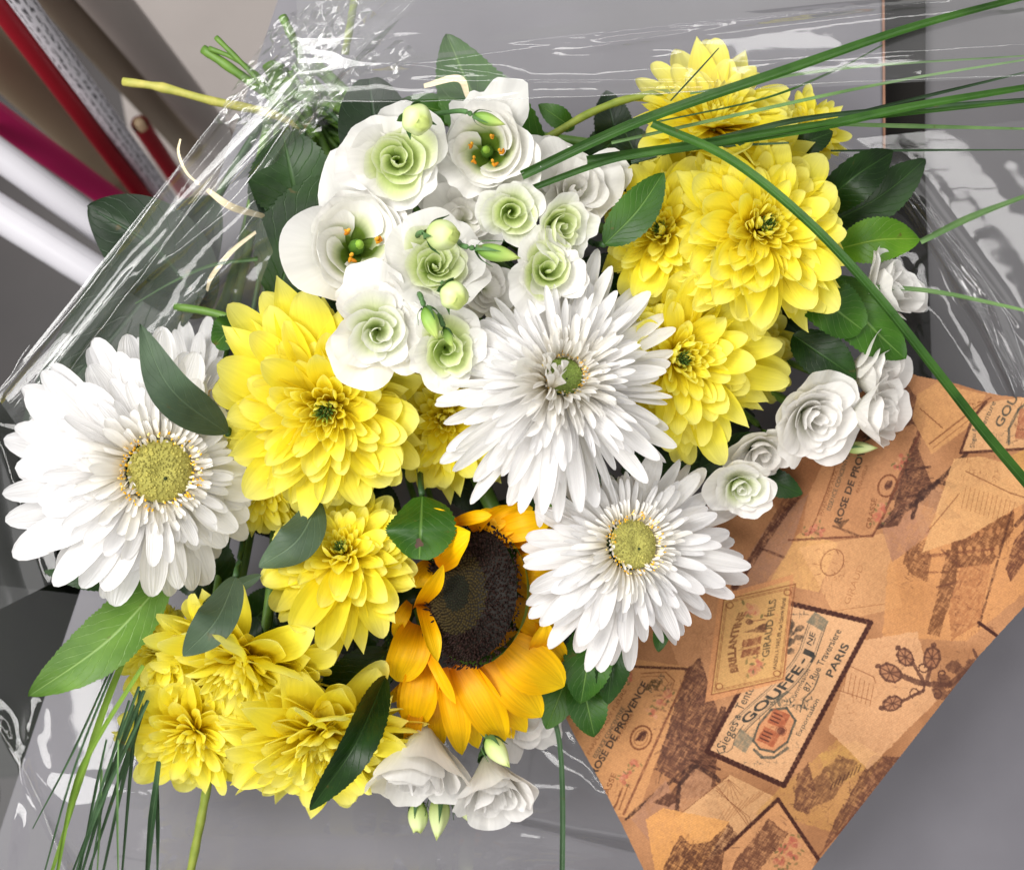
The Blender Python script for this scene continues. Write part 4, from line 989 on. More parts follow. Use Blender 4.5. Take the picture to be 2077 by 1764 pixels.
# dark under-storey of leaves that fills the gaps between the blooms
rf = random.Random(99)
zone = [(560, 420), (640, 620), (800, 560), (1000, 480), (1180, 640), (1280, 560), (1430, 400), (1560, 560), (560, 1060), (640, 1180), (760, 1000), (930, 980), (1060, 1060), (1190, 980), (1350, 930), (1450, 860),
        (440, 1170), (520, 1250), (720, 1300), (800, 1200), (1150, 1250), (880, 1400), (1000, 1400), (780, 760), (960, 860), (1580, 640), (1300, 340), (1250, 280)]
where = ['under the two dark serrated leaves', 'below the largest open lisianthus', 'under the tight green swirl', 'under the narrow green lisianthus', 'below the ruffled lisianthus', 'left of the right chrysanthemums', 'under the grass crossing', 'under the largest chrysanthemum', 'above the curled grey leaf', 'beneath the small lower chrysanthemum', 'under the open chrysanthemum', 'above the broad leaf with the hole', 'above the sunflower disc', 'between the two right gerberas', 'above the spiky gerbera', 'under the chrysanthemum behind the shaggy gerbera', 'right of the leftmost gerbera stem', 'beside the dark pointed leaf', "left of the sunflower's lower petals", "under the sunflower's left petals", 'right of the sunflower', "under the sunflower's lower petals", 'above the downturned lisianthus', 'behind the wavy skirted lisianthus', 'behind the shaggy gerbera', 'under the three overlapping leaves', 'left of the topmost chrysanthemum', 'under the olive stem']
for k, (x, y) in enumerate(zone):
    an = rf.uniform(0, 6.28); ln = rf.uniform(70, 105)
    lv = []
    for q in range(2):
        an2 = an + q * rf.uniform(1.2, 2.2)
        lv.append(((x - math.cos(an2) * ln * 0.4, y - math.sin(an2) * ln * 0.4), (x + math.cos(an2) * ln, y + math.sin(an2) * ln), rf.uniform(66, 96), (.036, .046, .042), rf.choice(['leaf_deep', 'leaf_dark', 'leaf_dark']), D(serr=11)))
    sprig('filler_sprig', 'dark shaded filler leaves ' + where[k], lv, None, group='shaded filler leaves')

# ================================================================== grass blades and bare stems
def blade(pts, wpx, zs, mat, label, name='grass_blade', cat='grass blade', group='long grass blades', taper=(0.8, 1.0, 0.5), fold=0.35):
    n = 40
    q = [P(p[0], p[1], zs[0] + (zs[1] - zs[0]) * i / (len(pts) - 1) if len(zs) == 2 else zs[i]) for i, p in enumerate(pts)]
    c = catmull(q, n)
    V, U = [], []
    o = c[0].copy()
    rnd = random.Random(int(pts[0][0] * 3 + pts[-1][1]))
    for i in range(n + 1):
        u = i / n
        t = (c[min(i + 1, n)] - c[max(i - 1, 0)]).normalized()
        side = Vector((0, 0, 1)).cross(t).normalized(); up = t.cross(side)
        tw = 0.35 * math.sin(u * 4 + rnd.random() * 0.05 + pts[0][0])
        side = side * math.cos(tw) + up * math.sin(tw); up = t.cross(side)
        k = taper[0] + (taper[1] - taper[0]) * min(u * 2, 1) + (taper[2] - taper[1]) * max(0, u * 2 - 1)
        w = wpx * scl(c[i].z) * k
        for v in (-1, -0.5, 0, 0.5, 1):
            V.append(c[i] + side * v * w / 2 - up * w * fold * (1 - abs(v)) - o); U.append((u, v * 0.5 + 0.5))
    ob = link(name, mesh(name, V, grid_faces(n, 4), U), None, M[mat])
    ob.location = o
    tag(ob, label, cat, group)
    return ob
hi = (.118, .134)
blade([(1058, 356), (1300, 245), (1600, 140), (1850, 55), (2100, -12)], 24, (.118, .128, .138, .142, .142), 'grass', 'widest straight grass blade rising to the top right corner')
blade([(1062, 388), (1250, 322), (1450, 288), (1700, 246), (2100, 203)], 15, (.116, .122, .128, .130, .130), 'grass', 'grass blade starting lowest over the white cluster and running right')
blade([(1190, 326), (1400, 296), (1650, 258), (1850, 216), (2100, 174)], 24, (.112, .122, .130, .132, .132), 'grass', 'broad grass blade crossing above the largest yellow chrysanthemum')
blade([(1322, 250), (1480, 322), (1640, 450), (1780, 600), (1900, 752), (2000, 880), (2100, 1000)], 24, (.134, .140, .144, .138, .128, .116, .104), 'grass', 'long bent grass blade sweeping down across the printed paper', taper=(0.7, 1.0, 0.9))
blade([(1868, 490), (1970, 440), (2100, 390)], 15, (.082, .086), 'grass_pale', 'ribbed pale grass blade leaving the bright green leaf tip')
blade([(1762, 581), (1900, 592), (2100, 634)], 11, (.094, .090), 'grass_pale', 'pale grass blade across the farthest right lisianthus')
blade([(1685, 306), (1850, 305), (2100, 304)], 5, (.080, .080), 'grass_dark', 'hair-thin horizontal grass blade at the upper right')
blade([(1240, 290), (1500, 232), (1800, 168), (2100, 118)], 8, (.110, .124, .128, .128), 'grass_pale', 'thin pale grass blade between the two broad ones')
blade([(1330, 248), (1550, 200), (1700, 140), (1790, 92)], 5, (.112, .128, .130, .130), 'grass', 'very thin grass blade ending below the fold of the film')
blade([(1690, 252), (1850, 256), (2100, 262)], 9, (.108, .106), 'grass_pale', 'pale flat grass blade just under the broad blades at the right')
blade([(1740, 228), (1900, 190), (2100, 142)], 7, (.112, .118), 'grass_dark', 'thin dark grass blade at the right edge, above the broad blades')
blade([(1360, 205), (1420, 140), (1458, 98)], 4, (.130, .132), 'grass_dark', 'short thin grass tip over the topmost chrysanthemum')
blade([(1400, 190), (1700, 140), (2100, 112)], 6, (.100, .104), 'grass_pale', 'yellowish grass blade behind the film at the top')
blade([(1200, 330), (1420, 300), (1600, 290)], 8, (.100, .116), 'grass_dark', 'dark grass blade under the broad ones beside the topmost chrysanthemum')
blade([(1280, 330), (1500, 270), (1700, 232), (2100, 200)], 12, (.102, .114, .118, .118), 'grass_dark', 'dark green grass blade shadowing the broad blades')
blade([(274, 616), (350, 572), (430, 538), (522, 525)], 8, (.074, .080), 'grass', 'short grass blade arching over the broad dark leaf at left', taper=(0.4, 0.8, 1))
blade([(1112, 1420), (1134, 1500), (1141, 1620), (1140, 1790)], 11, (.066, .070, .072, .074), 'grass_dark', 'single dark grass blade hanging beside the printed paper', taper=(1, 1, 1))
fan = [([(236, 1330), (150, 1520), (66, 1680)], 5, 'grass_dark'), ([(232, 1352), (150, 1560), (84, 1790)], 6, 'grass_dark'), ([(256, 1322), (196, 1480), (98, 1790)], 15, 'grass_bright'),
       ([(290, 1350), (196, 1500), (150, 1602), (112, 1790)], 12, 'grass_bright'), ([(282, 1392), (210, 1585), (148, 1790)], 7, 'grass_dark'), ([(292, 1400), (227, 1567), (160, 1790)], 10, 'grass_dark'),
       ([(300, 1405), (262, 1532), (204, 1790)], 11, 'grass_dark'), ([(298, 1412), (240, 1585), (172, 1790)], 8, 'grass_dark'), ([(284, 1400), (268, 1530), (246, 1790)], 8, 'grass_dark'),
       ([(322, 1545), (308, 1660), (297, 1790)], 15, 'grass_dark'), ([(318, 1560), (320, 1680), (319, 1790)], 8, 'grass_dark'), ([(216, 1500), (190, 1620), (158, 1790)], 6, 'grass_dark'), ([(300, 1420), (200, 1640), (150, 1790)], 9, 'grass_dark'),
       ([(262, 1420), (222, 1560), (180, 1790)], 6, 'grass_dark'), ([(240, 1500), (238, 1640), (240, 1790)], 5, 'grass_pale'), ([(272, 1430), (205, 1620), (138, 1790)], 7, 'grass_dark'), ([(206, 1560), (202, 1680), (196, 1790)], 6, 'grass_pale')]
M['grass_bright'] = leaf_mat('grass_bright', (98, 130, 42), (124, 154, 60), (150, 178, 90), rough=0.36, veins=0.0, transl=0.3)
rf = random.Random(4)
ORD = ['first', 'second', 'third', 'fourth', 'fifth', 'sixth', 'seventh', 'eighth', 'ninth', 'tenth', 'eleventh', 'twelfth', 'thirteenth', 'fourteenth']
for k, (pts, w, mt) in enumerate(fan):
    lab = 'thin dark grass blade in the lower left fan, ' + ORD[sorted([f[0][-1][0] for f in fan if f[2] == 'grass_dark']).index(pts[-1][0]) if mt == 'grass_dark' else 0] + ' from the left at the bottom'
    if mt == 'grass_bright': lab = 'bright green wider grass blade in the lower left fan, ' + ('outer one' if k == 2 else 'inner bent one')
    if mt == 'grass_pale': lab = 'pale faint grass blade hanging straight down in the lower left fan, ' + ('right one' if k == 14 else 'left one')
    z0 = .090 - rf.random() * 0.012
    blade(pts, w, (z0, z0 - 0.02), mt, lab, group='grass fan at the lower left')

def stem_thing(name, pts, rpx, mat, label, cat='flower stem', group='cut stems of the bouquet', nodes=()):
    c = catmull([P(*p) for p in pts], 16)
    s = scl(pts[0][2]); rnd = random.Random(label)
    o = c[0].copy()
    rad = [rpx * s * (1 + 0.08 * math.sin(i * 1.7) + (0.25 if i in nodes else 0)) for i in range(17)]
    ob = link(name, tube([p - o for p in c], rad, 12, name), None, M[mat]); ob.location = o
    tag(ob, label, cat, group)
stem_thing('cut_stem', [(250, 166, .045), (330, 178, .046), (430, 205, .046), (540, 228, .045), (620, 260, .042)], 8.5, 'stem_yellow', 'yellowish woody stem pointing left out of the film', nodes=(4, 10))
stem_thing('cut_stem', [(412, 100, .05), (470, 140, .05), (560, 205, .046), (640, 280, .04)], 9.5, 'stem', 'thick green cut stem with a rounded end at upper left')
stem_thing('cut_stem', [(438, 76, .055), (480, 118, .054), (560, 200, .05), (640, 290, .04)], 5.5, 'stem', 'thin green cut stem above the thick rounded one')
stem_thing('cut_stem', [(424, 98, .053), (490, 128, .052), (580, 205, .048), (650, 280, .042)], 5.0, 'stem', 'slender green stem leaning on the thick rounded one')
stem_thing('cut_stem', [(573, 34, .05), (590, 70, .05), (612, 120, .046), (640, 200, .04)], 9, 'stem', 'green cut stem standing up inside the crumpled film')
stem_thing('cut_stem', [(722, -20, .05), (714, 30, .048), (700, 110, .04)], 8, 'stem_olive', 'cut stem at the top edge behind the film')
stem_thing('cut_stem', [(1098, 288, .082), (1200, 228, .082), (1300, 195, .082), (1420, 185, .08)], 8, 'stem_olive', 'olive green stem leading to the topmost chrysanthemum')
stem_thing('cut_stem', [(430, 1540, .060), (408, 1660, .058), (382, 1790, .056)], 9, 'stem_olive', 'olive stem hanging below the lower left chrysanthemums')

# ================================================================== raffia tie
rz = empty('raffia_tie', P(450, 420, .05)); inv = Matrix.Translation(-rz.location.copy())
tag(rz, 'cream raffia ribbon strands tied behind the film at the left', 'raffia ribbon')
for pts, w in (([(366, 282, .06), (362, 310, .062), (378, 350, .062), (405, 375, .06)], 6), ([(420, 385, .07), (470, 420, .066), (540, 440, .05)], 15), ([(520, 470, .064), (470, 510, .07), (430, 560, .07), (420, 590, .06)], 10), ([(860, 175, .09), (930, 160, .094), (950, 200, .092)], 14)):
    me = ribbon_petal('raffia_strand', [P(*p) for p in pts], w * scl(.07), 0.12, int(pts[0][0]), M['raffia'], lambda u: 0.6 + 0.4 * math.sin(math.pi * u), ridge=0.1)
    me.transform(inv); link('strand', me, rz)

# ================================================================== cellophane
def sheet(corners, nu, nv, folds, seed, crinkle=0.0, cscale=30, facet=0.0, wave=0.0, wdir=(1, 0), wfreq=6, edge=None, streak=None):
    """film sheet between four measured corners (px, py, z); folds = lines with height and width"""
    rnd = random.Random(seed)
    A, B, C, D_ = [Vector(c) for c in corners]
    V, U = [], []
    for i in range(nu + 1):
        for j in range(nv + 1):
            u, v = i / nu, j / nv
            if facet and 0 < i < nu and 0 < j < nv: u += rnd.uniform(-.4, .4) / nu; v += rnd.uniform(-.4, .4) / nv
            p = (A * (1 - u) + B * u) * (1 - v) + (D_ * (1 - u) + C * u) * v
            z = p.z
            if edge: p.x, p.y, z = edge(u, v, p.x, p.y, z)
            for (x0, y0, x1, y1, h, w) in folds:
                dx, dy = x1 - x0, y1 - y0; l2 = dx * dx + dy * dy
                t = ((p.x - x0) * dx + (p.y - y0) * dy) / l2
                dist = abs((p.x - x0) * dy - (p.y - y0) * dx) / math.sqrt(l2)
                fade = max(0, 1 - max(0, -t, t - 1) * 4)
                z += 0.5 * h * math.exp(-(dist / (1.6 * w)) ** 1.3) * fade
            if crinkle: z += crinkle * (noise.ridged_multi_fractal(Vector((p.x / 1000 * cscale, p.y / 1000 * cscale, seed)), 0.9, 2.1, 4, 1.0, 2.0) - 1.0)
            if wave: z += wave * math.sin((p.x * wdir[0] + p.y * wdir[1]) / 1000 * wfreq * 6.28 + 2.5 * noise.noise(Vector((p.x / 350, p.y / 350, seed))))
            if streak:                                  # long pulled wrinkles: (height, angle, length, spacing)
                ca, sa = math.cos(streak[1]), math.sin(streak[1])
                al, ac = p.x * ca + p.y * sa, -p.x * sa + p.y * ca
                z += streak[0] * max(0.0, noise.noise(Vector((p.x / 210, p.y / 210, seed + 9))) + 0.15) * (noise.noise(Vector((al / streak[2], ac / streak[3], seed))) + 0.5 * noise.noise(Vector((al / streak[2] * 1.7, ac / streak[3] * 2.3, seed + 4))))
            if facet: z += rnd.uniform(-facet, facet)
            V.append(P(p.x, p.y, z)); U.append((u, v))
    return V, grid_faces(nu, nv), U

wrap = empty('cellophane_wrap', P(900, 900, 0.006)); winv = Matrix.Translation(-wrap.location.copy())
tag(wrap, 'crinkled clear cellophane wrapped around the whole bouquet', 'cellophane')
def film(corners, nu, nv, folds, seed, mat='film', smooth=True, **kw):
    V, F, U = sheet(corners, nu, nv, folds, seed, **kw)
    me = mesh('film_sheet', V, F, U, smooth); me.transform(winv)
    return link('film_sheet', me, wrap, M[mat])
# sheet underneath, rising towards the bottom of the picture
def under(u, v, x, y, z): return x, y, z + 0.045 * max(0, (y - 1560) / 260) ** 1.6 * (1 if x < 1320 else max(0, 1 - (x - 1320) / 150)) + 0.004 * math.sin(x / 120.0)
film([(-60, 1180, .020), (1420, 1350, .018), (1420, 1860, .020), (-60, 1860, .020)], 150, 80,
     [(1120, 1500, 1290, 1640, .004, 10), (900, 1640, 1320, 1740, .006, 14), (400, 1700, 1000, 1690, .004, 26), (0, 1480, 130, 1764, .012, 14), (60, 1480, 10, 1764, .008, 10), (1160, 1480, 1220, 1590, .005, 8)], 3, crinkle=0.0002, cscale=4, edge=under, streak=(0.0006, 0.15, 500, 110))
# left flap over the broad leaf, folded along its outer edge
film([(-10, 800, .085), (452, 225, .105), (600, 640, .066), (60, 900, .070)], 110, 60,
     [(0, 805, 450, 232, .006, 10), (90, 800, 470, 320, .006, 16), (180, 860, 520, 430, .005, 18), (300, 560, 520, 380, .004, 10), (40, 830, 260, 560, .004, 8), (400, 600, 540, 480, .004, 12)], 5, crinkle=0.0002, cscale=7, streak=(0.0018, -0.9, 380, 50), mat='film_hazy')
film([(-30, 830, .070), (150, 640, .072), (110, 1180, .050), (-30, 1250, .040)], 40, 40, [(0, 900, 90, 1180, .006, 14), (20, 820, 140, 700, .006, 10)], 6, crinkle=0.0003, cscale=7, streak=(0.0016, 1.2, 260, 50))
# crumpled gather around the stems
film([(440, 240, .075), (700, -30, .085), (860, 120, .075), (560, 330, .070)], 26, 20, [], 7, facet=0.0016, smooth=False)
film([(430, 250, .055), (560, 40, .065), (720, -30, .060), (640, 260, .050)], 20, 18, [], 8, facet=0.0016, smooth=False)
film([(560, 60, .090), (690, -30, .092), (700, 90, .088), (600, 160, .088)], 13, 11, [], 18, facet=0.0018, smooth=False)
# diagonal band of film from the left edge up to the top
film([(330, 440, .112), (760, -40, .118), (880, -40, .114), (560, 330, .104)], 90, 40,
     [(360, 420, 800, -20, .007, 12), (440, 400, 600, 230, .006, 10), (500, 330, 840, 0, .006, 14), (520, 380, 620, 220, .005, 8), (600, 120, 760, 0, .004, 6), (620, 180, 820, 30, .004, 7)], 9, crinkle=0.0002, cscale=7, streak=(0.0018, -0.82, 380, 46), mat='film_hazy')
# top flap lying over the upper flowers, lower edge folded
def flap(u, v, x, y, z): return x, y + 10 * math.sin(u * 3.1), z + 0.006 * math.sin(v * 3.14) + 0.004 * math.sin(u * 9)
film([(600, -60, .118), (2120, -60, .128), (2120, 152, .134), (606, 206, .124)], 190, 50,
     [(1180, 70, 2100, -20, .007, 7), (620, 150, 1260, 80, .004, 10), (700, 120, 1000, 150, .006, 14), (1240, 90, 1700, 20, .004, 6), (900, 165, 1400, 165, .003, 6), (1300, 40, 1900, 10, .004, 8), (1500, 130, 2100, 90, .003, 12)], 11, crinkle=0.0003, cscale=5, edge=flap, mat='film_hazy', streak=(0.0022, -0.07, 520, 46))
# sheet at the right with a bundle of folds running down to the paper
film([(1660, 290, .040), (2120, 240, .050), (2120, 860, .064), (1760, 760, .045)], 90, 90,
     [(1690, 300, 1850, 390, .008, 7), (1840, 380, 2010, 610, .012, 9), (1860, 380, 2040, 620, .008, 5), (1830, 390, 1960, 600, .007, 6), (1960, 600, 2100, 830, .010, 9), (2000, 600, 2090, 790, .008, 6), (1980, 610, 2060, 800, .006, 5), (1900, 640, 2010, 820, .004, 20), (1840, 560, 1900, 740, .003, 16)], 13, crinkle=0.0002, cscale=4, streak=(0.0005, 0.95, 600, 90))
# folded edges, where the film lies double and shows as a bright line
for pts, r_ in (([(-20, 815, .092), (150, 622, .099), (300, 425, .106), (442, 236, .113), (560, 130, .120), (760, -30, .126)], 1.6),
                ([(440, 440, .108), (520, 345, .112), (606, 214, .118), (616, 210, .119)], 1.6), ([(612, 207, .126), (900, 205, .128), (1330, 190, .130), (1700, 168, .133), (2110, 152, .138)], 1.3),
                ([(60, 860, .076), (180, 700, .09), (330, 500, .10), (450, 330, .106)], 1.2), ([(0, 790, .088), (60, 700, .09)], 1.2),
                ([(1845, 380, .060), (1950, 510, .064), (2040, 640, .068), (2100, 810, .070)], 1.6), ([(1830, 390, .056), (1900, 480, .058), (1980, 620, .062), (2060, 800, .068)], 1.2),
                ([(0, 1480, .03), (70, 1600, .03), (140, 1790, .04)], 2.0)):
    c = catmull([P(*p) for p in pts], 40)
    c = [p + Vector((noise.noise(p * 90), noise.noise(p * 90 + Vector((5, 0, 0))), 0)) * 0.0006 for p in c]
    me = tube(c, [r_ * scl(.1) * (0.5 + 0.9 * abs(noise.noise(p * 60))) for p in c], 6, 'folded_edge'); me.transform(winv)
    link('folded_edge', me, wrap, M['film_thick'])

# ================================================================== printed kraft paper
K = 2                                                   # canvas samples for one measured pixel
X0, Y0, X1, Y1 = 1080, 720, 2120, 1800
CW, CH = (X1 - X0) * K, (Y1 - Y0) * K
rs = np.random.RandomState(3)
def vnoise(cell, seed):
    r = np.random.RandomState(seed)
    gw, gh = int(CW / cell) + 3, int(CH / cell) + 3
    g = r.rand(gh, gw).astype(np.float32)
    ys = np.arange(CH, dtype=np.float32) / cell; xs = np.arange(CW, dtype=np.float32) / cell
    yi = ys.astype(int); xi = xs.astype(int); fy = (ys - yi)[:, None]; fx = (xs - xi)[None, :]
    fy = fy * fy * (3 - 2 * fy); fx = fx * fx * (3 - 2 * fx)
    return (g[yi][:, xi] * (1 - fy) + g[yi + 1][:, xi] * fy) * (1 - fx) + (g[yi][:, xi + 1] * (1 - fy) + g[yi + 1][:, xi + 1] * fy) * fx
GR_ = 0.5 * vnoise(3, 1) + 0.3 * vnoise(6, 2) + 0.2 * vnoise(14, 3)      # pencil-like grain
BIG = 0.6 * vnoise(160, 4) + 0.4 * vnoise(60, 5)
CAN = np.empty((CH, CW, 3), np.float32)
def stretched(ang, la, lb, seed):                       # pencil strokes: noise pulled out along one direction
    g = np.random.RandomState(seed).rand(512, 512).astype(np.float32)
    y, x = np.mgrid[0:CH, 0:CW].astype(np.float32)
    u = (x * math.cos(ang) + y * math.sin(ang)) / la + 3000; v = (-x * math.sin(ang) + y * math.cos(ang)) / lb + 3000
    ui, vi = u.astype(int), v.astype(int); fu, fv = u - ui, v - vi
    a = g[vi % 512, ui % 512]; b = g[vi % 512, (ui + 1) % 512]; c = g[(vi + 1) % 512, ui % 512]; d = g[(vi + 1) % 512, (ui + 1) % 512]
    return (a * (1 - fu) + b * fu) * (1 - fv) + (c * (1 - fu) + d * fu) * fv
GR_ = 0.22 * GR_ + 0.22 * vnoise(16, 31) + 0.34 * stretched(-1.0, 22, 3.2, 71) + 0.22 * stretched(0.5, 18, 3.0, 72)
GR_ = np.clip((GR_ - GR_.mean()) * 1.35 + 0.5, 0, 1)
c0, c1 = np.array([150, 106, 72.]), np.array([182, 136, 98.])
CAN[:] = c0 + (c1 - c0) * np.clip(BIG * 1.4 - 0.2, 0, 1)[..., None]

def paint(mask, box, col, op=1.0, grain=0.0):
    x0, y0, x1, y1 = box
    m = np.clip(mask, 0, 1) * op
    grain *= 1.0
    if grain: m = m * np.clip((GR_[y0:y1, x0:x1] - 0.5) * 4 * grain + (1 - grain * 0.35), 0, 1)
    sub = CAN[y0:y1, x0:x1]
    sub += (np.array(col, np.float32) - sub) * m[..., None]
def bbox(pts, pad=4):
    xs = [(p[0] - X0) * K for p in pts]; ys = [(p[1] - Y0) * K for p in pts]
    b = (max(0, int(min(xs)) - pad), max(0, int(min(ys)) - pad), min(CW, int(max(xs)) + pad), min(CH, int(max(ys)) + pad))
    return b if b[2] > b[0] and b[3] > b[1] else None
def poly(pts, col, op=1.0, grain=0.0, rough=0.0, seed=0):
    b = bbox(pts)
    if not b: return
    yy, xx = np.mgrid[b[1]:b[3], b[0]:b[2]].astype(np.float32)
    if rough:
        xx = xx + (GR_[b[1]:b[3], b[0]:b[2]] - .5) * rough * K * 2; yy = yy + (np.roll(GR_, 37, 0)[b[1]:b[3], b[0]:b[2]] - .5) * rough * K * 2
    ins = np.zeros(xx.shape, bool)
    q = [((p[0] - X0) * K, (p[1] - Y0) * K) for p in pts]
    for i in range(len(q)):
        (xa, ya), (xb, yb) = q[i], q[(i + 1) % len(q)]
        if ya == yb: continue
        cond = ((ya > yy) != (yb > yy)) & (xx < (xb - xa) * (yy - ya) / (yb - ya) + xa)
        ins ^= cond
    paint(ins.astype(np.float32), b, col, op, grain)
def line(pts, w, col, op=1.0, grain=0.0, rough=0.0, closed=False):
    if closed: pts = list(pts) + [pts[0]]
    for (xa, ya), (xb, yb) in zip(pts[:-1], pts[1:]):
        b = bbox([(xa - w, ya - w), (xb + w, yb + w), (xa + w, ya + w), (xb - w, yb - w)])
        if not b: continue
        yy, xx = np.mgrid[b[1]:b[3], b[0]:b[2]].astype(np.float32)
        xa_, ya_, xb_, yb_ = (xa - X0) * K, (ya - Y0) * K, (xb - X0) * K, (yb - Y0) * K
        dx, dy = xb_ - xa_, yb_ - ya_; l2 = max(dx * dx + dy * dy, 1e-6)
        t = np.clip(((xx - xa_) * dx + (yy - ya_) * dy) / l2, 0, 1)
        d = np.hypot(xx - xa_ - t * dx, yy - ya_ - t * dy)
        if rough: d = d + (GR_[b[1]:b[3], b[0]:b[2]] - .5) * rough * K * 2
        paint(np.clip(w * K / 2 - d + 0.5, 0, 1), b, col, op, grain)
def ell(cx, cy, rx, ry, ang, n=22):
    ca, sa = math.cos(ang), math.sin(ang)
    return [(cx + rx * math.cos(2 * math.pi * k / n) * ca - ry * math.sin(2 * math.pi * k / n) * sa, cy + rx * math.cos(2 * math.pi * k / n) * sa + ry * math.sin(2 * math.pi * k / n) * ca) for k in range(n)]
def glyphs(txt, bold=0.0):
    cu = bpy.data.curves.new('lettering', 'FONT'); cu.body = txt; cu.offset = bold; cu.resolution_u = 3
    ob = bpy.data.objects.new('lettering', cu); COL.objects.link(ob)
    dg = bpy.context.evaluated_depsgraph_get(); dg.update()
    me = ob.evaluated_get(dg).to_mesh(); me.calc_loop_triangles()
    v = np.array([(p.co.x, p.co.y) for p in me.vertices], np.float32)
    t = np.array([tuple(k.vertices) for k in me.loop_triangles])
    ob.evaluated_get(dg).to_mesh_clear()
    bpy.data.objects.remove(ob); bpy.data.curves.remove(cu)
    return v, t
def text(txt, fmap, size, col, op=0.9, bold=0.0, grain=0.3, width=None, serif=False):
    """fmap(a, b) takes distance along the base line and height above it to a measured point"""
    v, t = glyphs(txt, bold)
    if not len(v): return
    v = v.copy(); mn, mx = v[:, 0].min(), v[:, 0].max(); v[:, 0] -= mn
    sx = size if width is None else width / (mx - mn)
    pts = [fmap(a * sx, b_ * size) for a, b_ in v]
    b = bbox(pts)
    if not b: return
    mask = np.zeros((b[3] - b[1], b[2] - b[0]), np.float32)
    q = np.array([((p[0] - X0) * K - b[0], (p[1] - Y0) * K - b[1]) for p in pts], np.float32)
    H_, W_ = mask.shape
    for tri in t:
        A, B, C = q[tri[0]], q[tri[1]], q[tri[2]]
        x0, x1 = int(max(0, min(A[0], B[0], C[0]) - 1)), int(min(W_, max(A[0], B[0], C[0]) + 2))
        y0, y1 = int(max(0, min(A[1], B[1], C[1]) - 1)), int(min(H_, max(A[1], B[1], C[1]) + 2))
        if x1 <= x0 or y1 <= y0: continue
        yy, xx = np.mgrid[y0:y1, x0:x1].astype(np.float32)
        e = lambda P_, Q_: (Q_[0] - P_[0]) * (yy - P_[1]) - (Q_[1] - P_[1]) * (xx - P_[0])
        a1, a2, a3 = e(A, B), e(B, C), e(C, A)
        ins = ((a1 >= -0.6) & (a2 >= -0.6) & (a3 >= -0.6)) | ((a1 <= 0.6) & (a2 <= 0.6) & (a3 <= 0.6))
        mask[y0:y1, x0:x1] = np.maximum(mask[y0:y1, x0:x1], ins)
    paint(mask, b, col, op, grain)
def straight(o, d, up):                        # base line from o along d, letters standing along up
    return lambda a, b: (o[0] + d[0] * a + up[0] * b, o[1] + d[1] * a + up[1] * b)
DK, BR, SEP = (58, 28, 22), (98, 54, 32), (132, 84, 52)
INK = (52, 56, 54)
def hatch(pts, col, op, n, seed, w=2.0, ln=40, ang=None):
    r = random.Random(seed)
    xs = [p[0] for p in pts]; ys = [p[1] for p in pts]
    for _ in range(n):
        x, y = r.uniform(min(xs), max(xs)), r.uniform(min(ys), max(ys))
        a = r.uniform(0, 6.28) if ang is None else ang + r.uniform(-.25, .25)
        line([(x, y), (x + math.cos(a) * ln * r.random(), y + math.sin(a) * ln * r.random())], w * r.uniform(.5, 1.3), col, op * r.uniform(.4, 1), 0.9, 0.8)
def quad(o, a, b): return [o, (o[0] + a[0], o[1] + a[1]), (o[0] + a[0] + b[0], o[1] + a[1] + b[1]), (o[0] + b[0], o[1] + b[1])]
def zig(p, q, w, col, amp=3, step=5):
    n = max(2, int(math.hypot(q[0] - p[0], q[1] - p[1]) / step)); nx, ny = -(q[1] - p[1]), q[0] - p[0]; l = math.hypot(nx, ny); nx, ny = nx / l, ny / l
    pts = []
    for i in range(n + 1):
        t = i / n; s_ = amp * (1 if i % 2 else -1) * 0.5
        pts.append((p[0] + (q[0] - p[0]) * t + nx * s_, p[1] + (q[1] - p[1]) * t + ny * s_))
    line([p, q], w, col, 0.95, 0.35, 1.0); line(pts, w * 0.55, col, 0.9, 0.3)
def rose_print(x, y, r, seed):
    rr = random.Random(seed)
    for k in range(9):
        poly(ell(x + rr.uniform(-1, 1) * r * .6, y + rr.uniform(-1, 1) * r * .6, r * rr.uniform(.25, .5), r * rr.uniform(.2, .4), rr.random() * 3), rr.choice([(176, 98, 80), (184, 118, 96), (160, 84, 70), (200, 148, 118)]), 0.65, 0.5, 1.0)
    for k in range(4): poly(ell(x + rr.uniform(-1, 1) * r * 1.2, y + rr.uniform(-1, 1) * r * 1.2, r * .32, r * .16, rr.random() * 3), (92, 92, 54), 0.7, 0.4, 1)

def sketch_patch(pts, col, seed, op=0.7): poly(pts, col, op, 0.5, 1.5); hatch(pts, DK, 0.12, 30, seed, 2, 50, 2.1)

# --- broad under-print patches: streets, facades, towers
poly([(1560, 1000), (1640, 820), (1760, 830), (1700, 980), (1610, 1110)], (152, 102, 68), 0.8, 0.35, 3)
poly([(1330, 1220), (1420, 1120), (1600, 1160), (1470, 1420), (1380, 1360)], (196, 148, 108), 0.8, 0.3, 3)
poly([(1480, 1190), (1560, 1060), (1640, 1000), (1600, 1120), (1530, 1210)], (158, 120, 98), 0.9, 0.4, 2)
line([(1490, 1190), (1560, 1080), (1620, 1000)], 17, DK, 0.75, 0.8, 4); line([(1540, 1110), (1590, 1130)], 5, DK, 0.7, 0.5, 2); line([(1520, 1140), (1600, 1000)], 9, (92, 58, 44), 0.8, 0.7, 3)
poly([(1560, 1180), (1620, 1080), (1700, 1100), (1660, 1200)], (214, 172, 110), 0.7, 0.3, 2)
poly([(1620, 1110), (1800, 1080), (1830, 1230), (1700, 1260)], (214, 170, 122), 0.6, 0.2, 2)
poly([(1800, 1150), (1860, 1020), (2070, 960), (2080, 1200), (1960, 1300), (1790, 1290)], (206, 152, 98), 0.75, 0.25, 3)

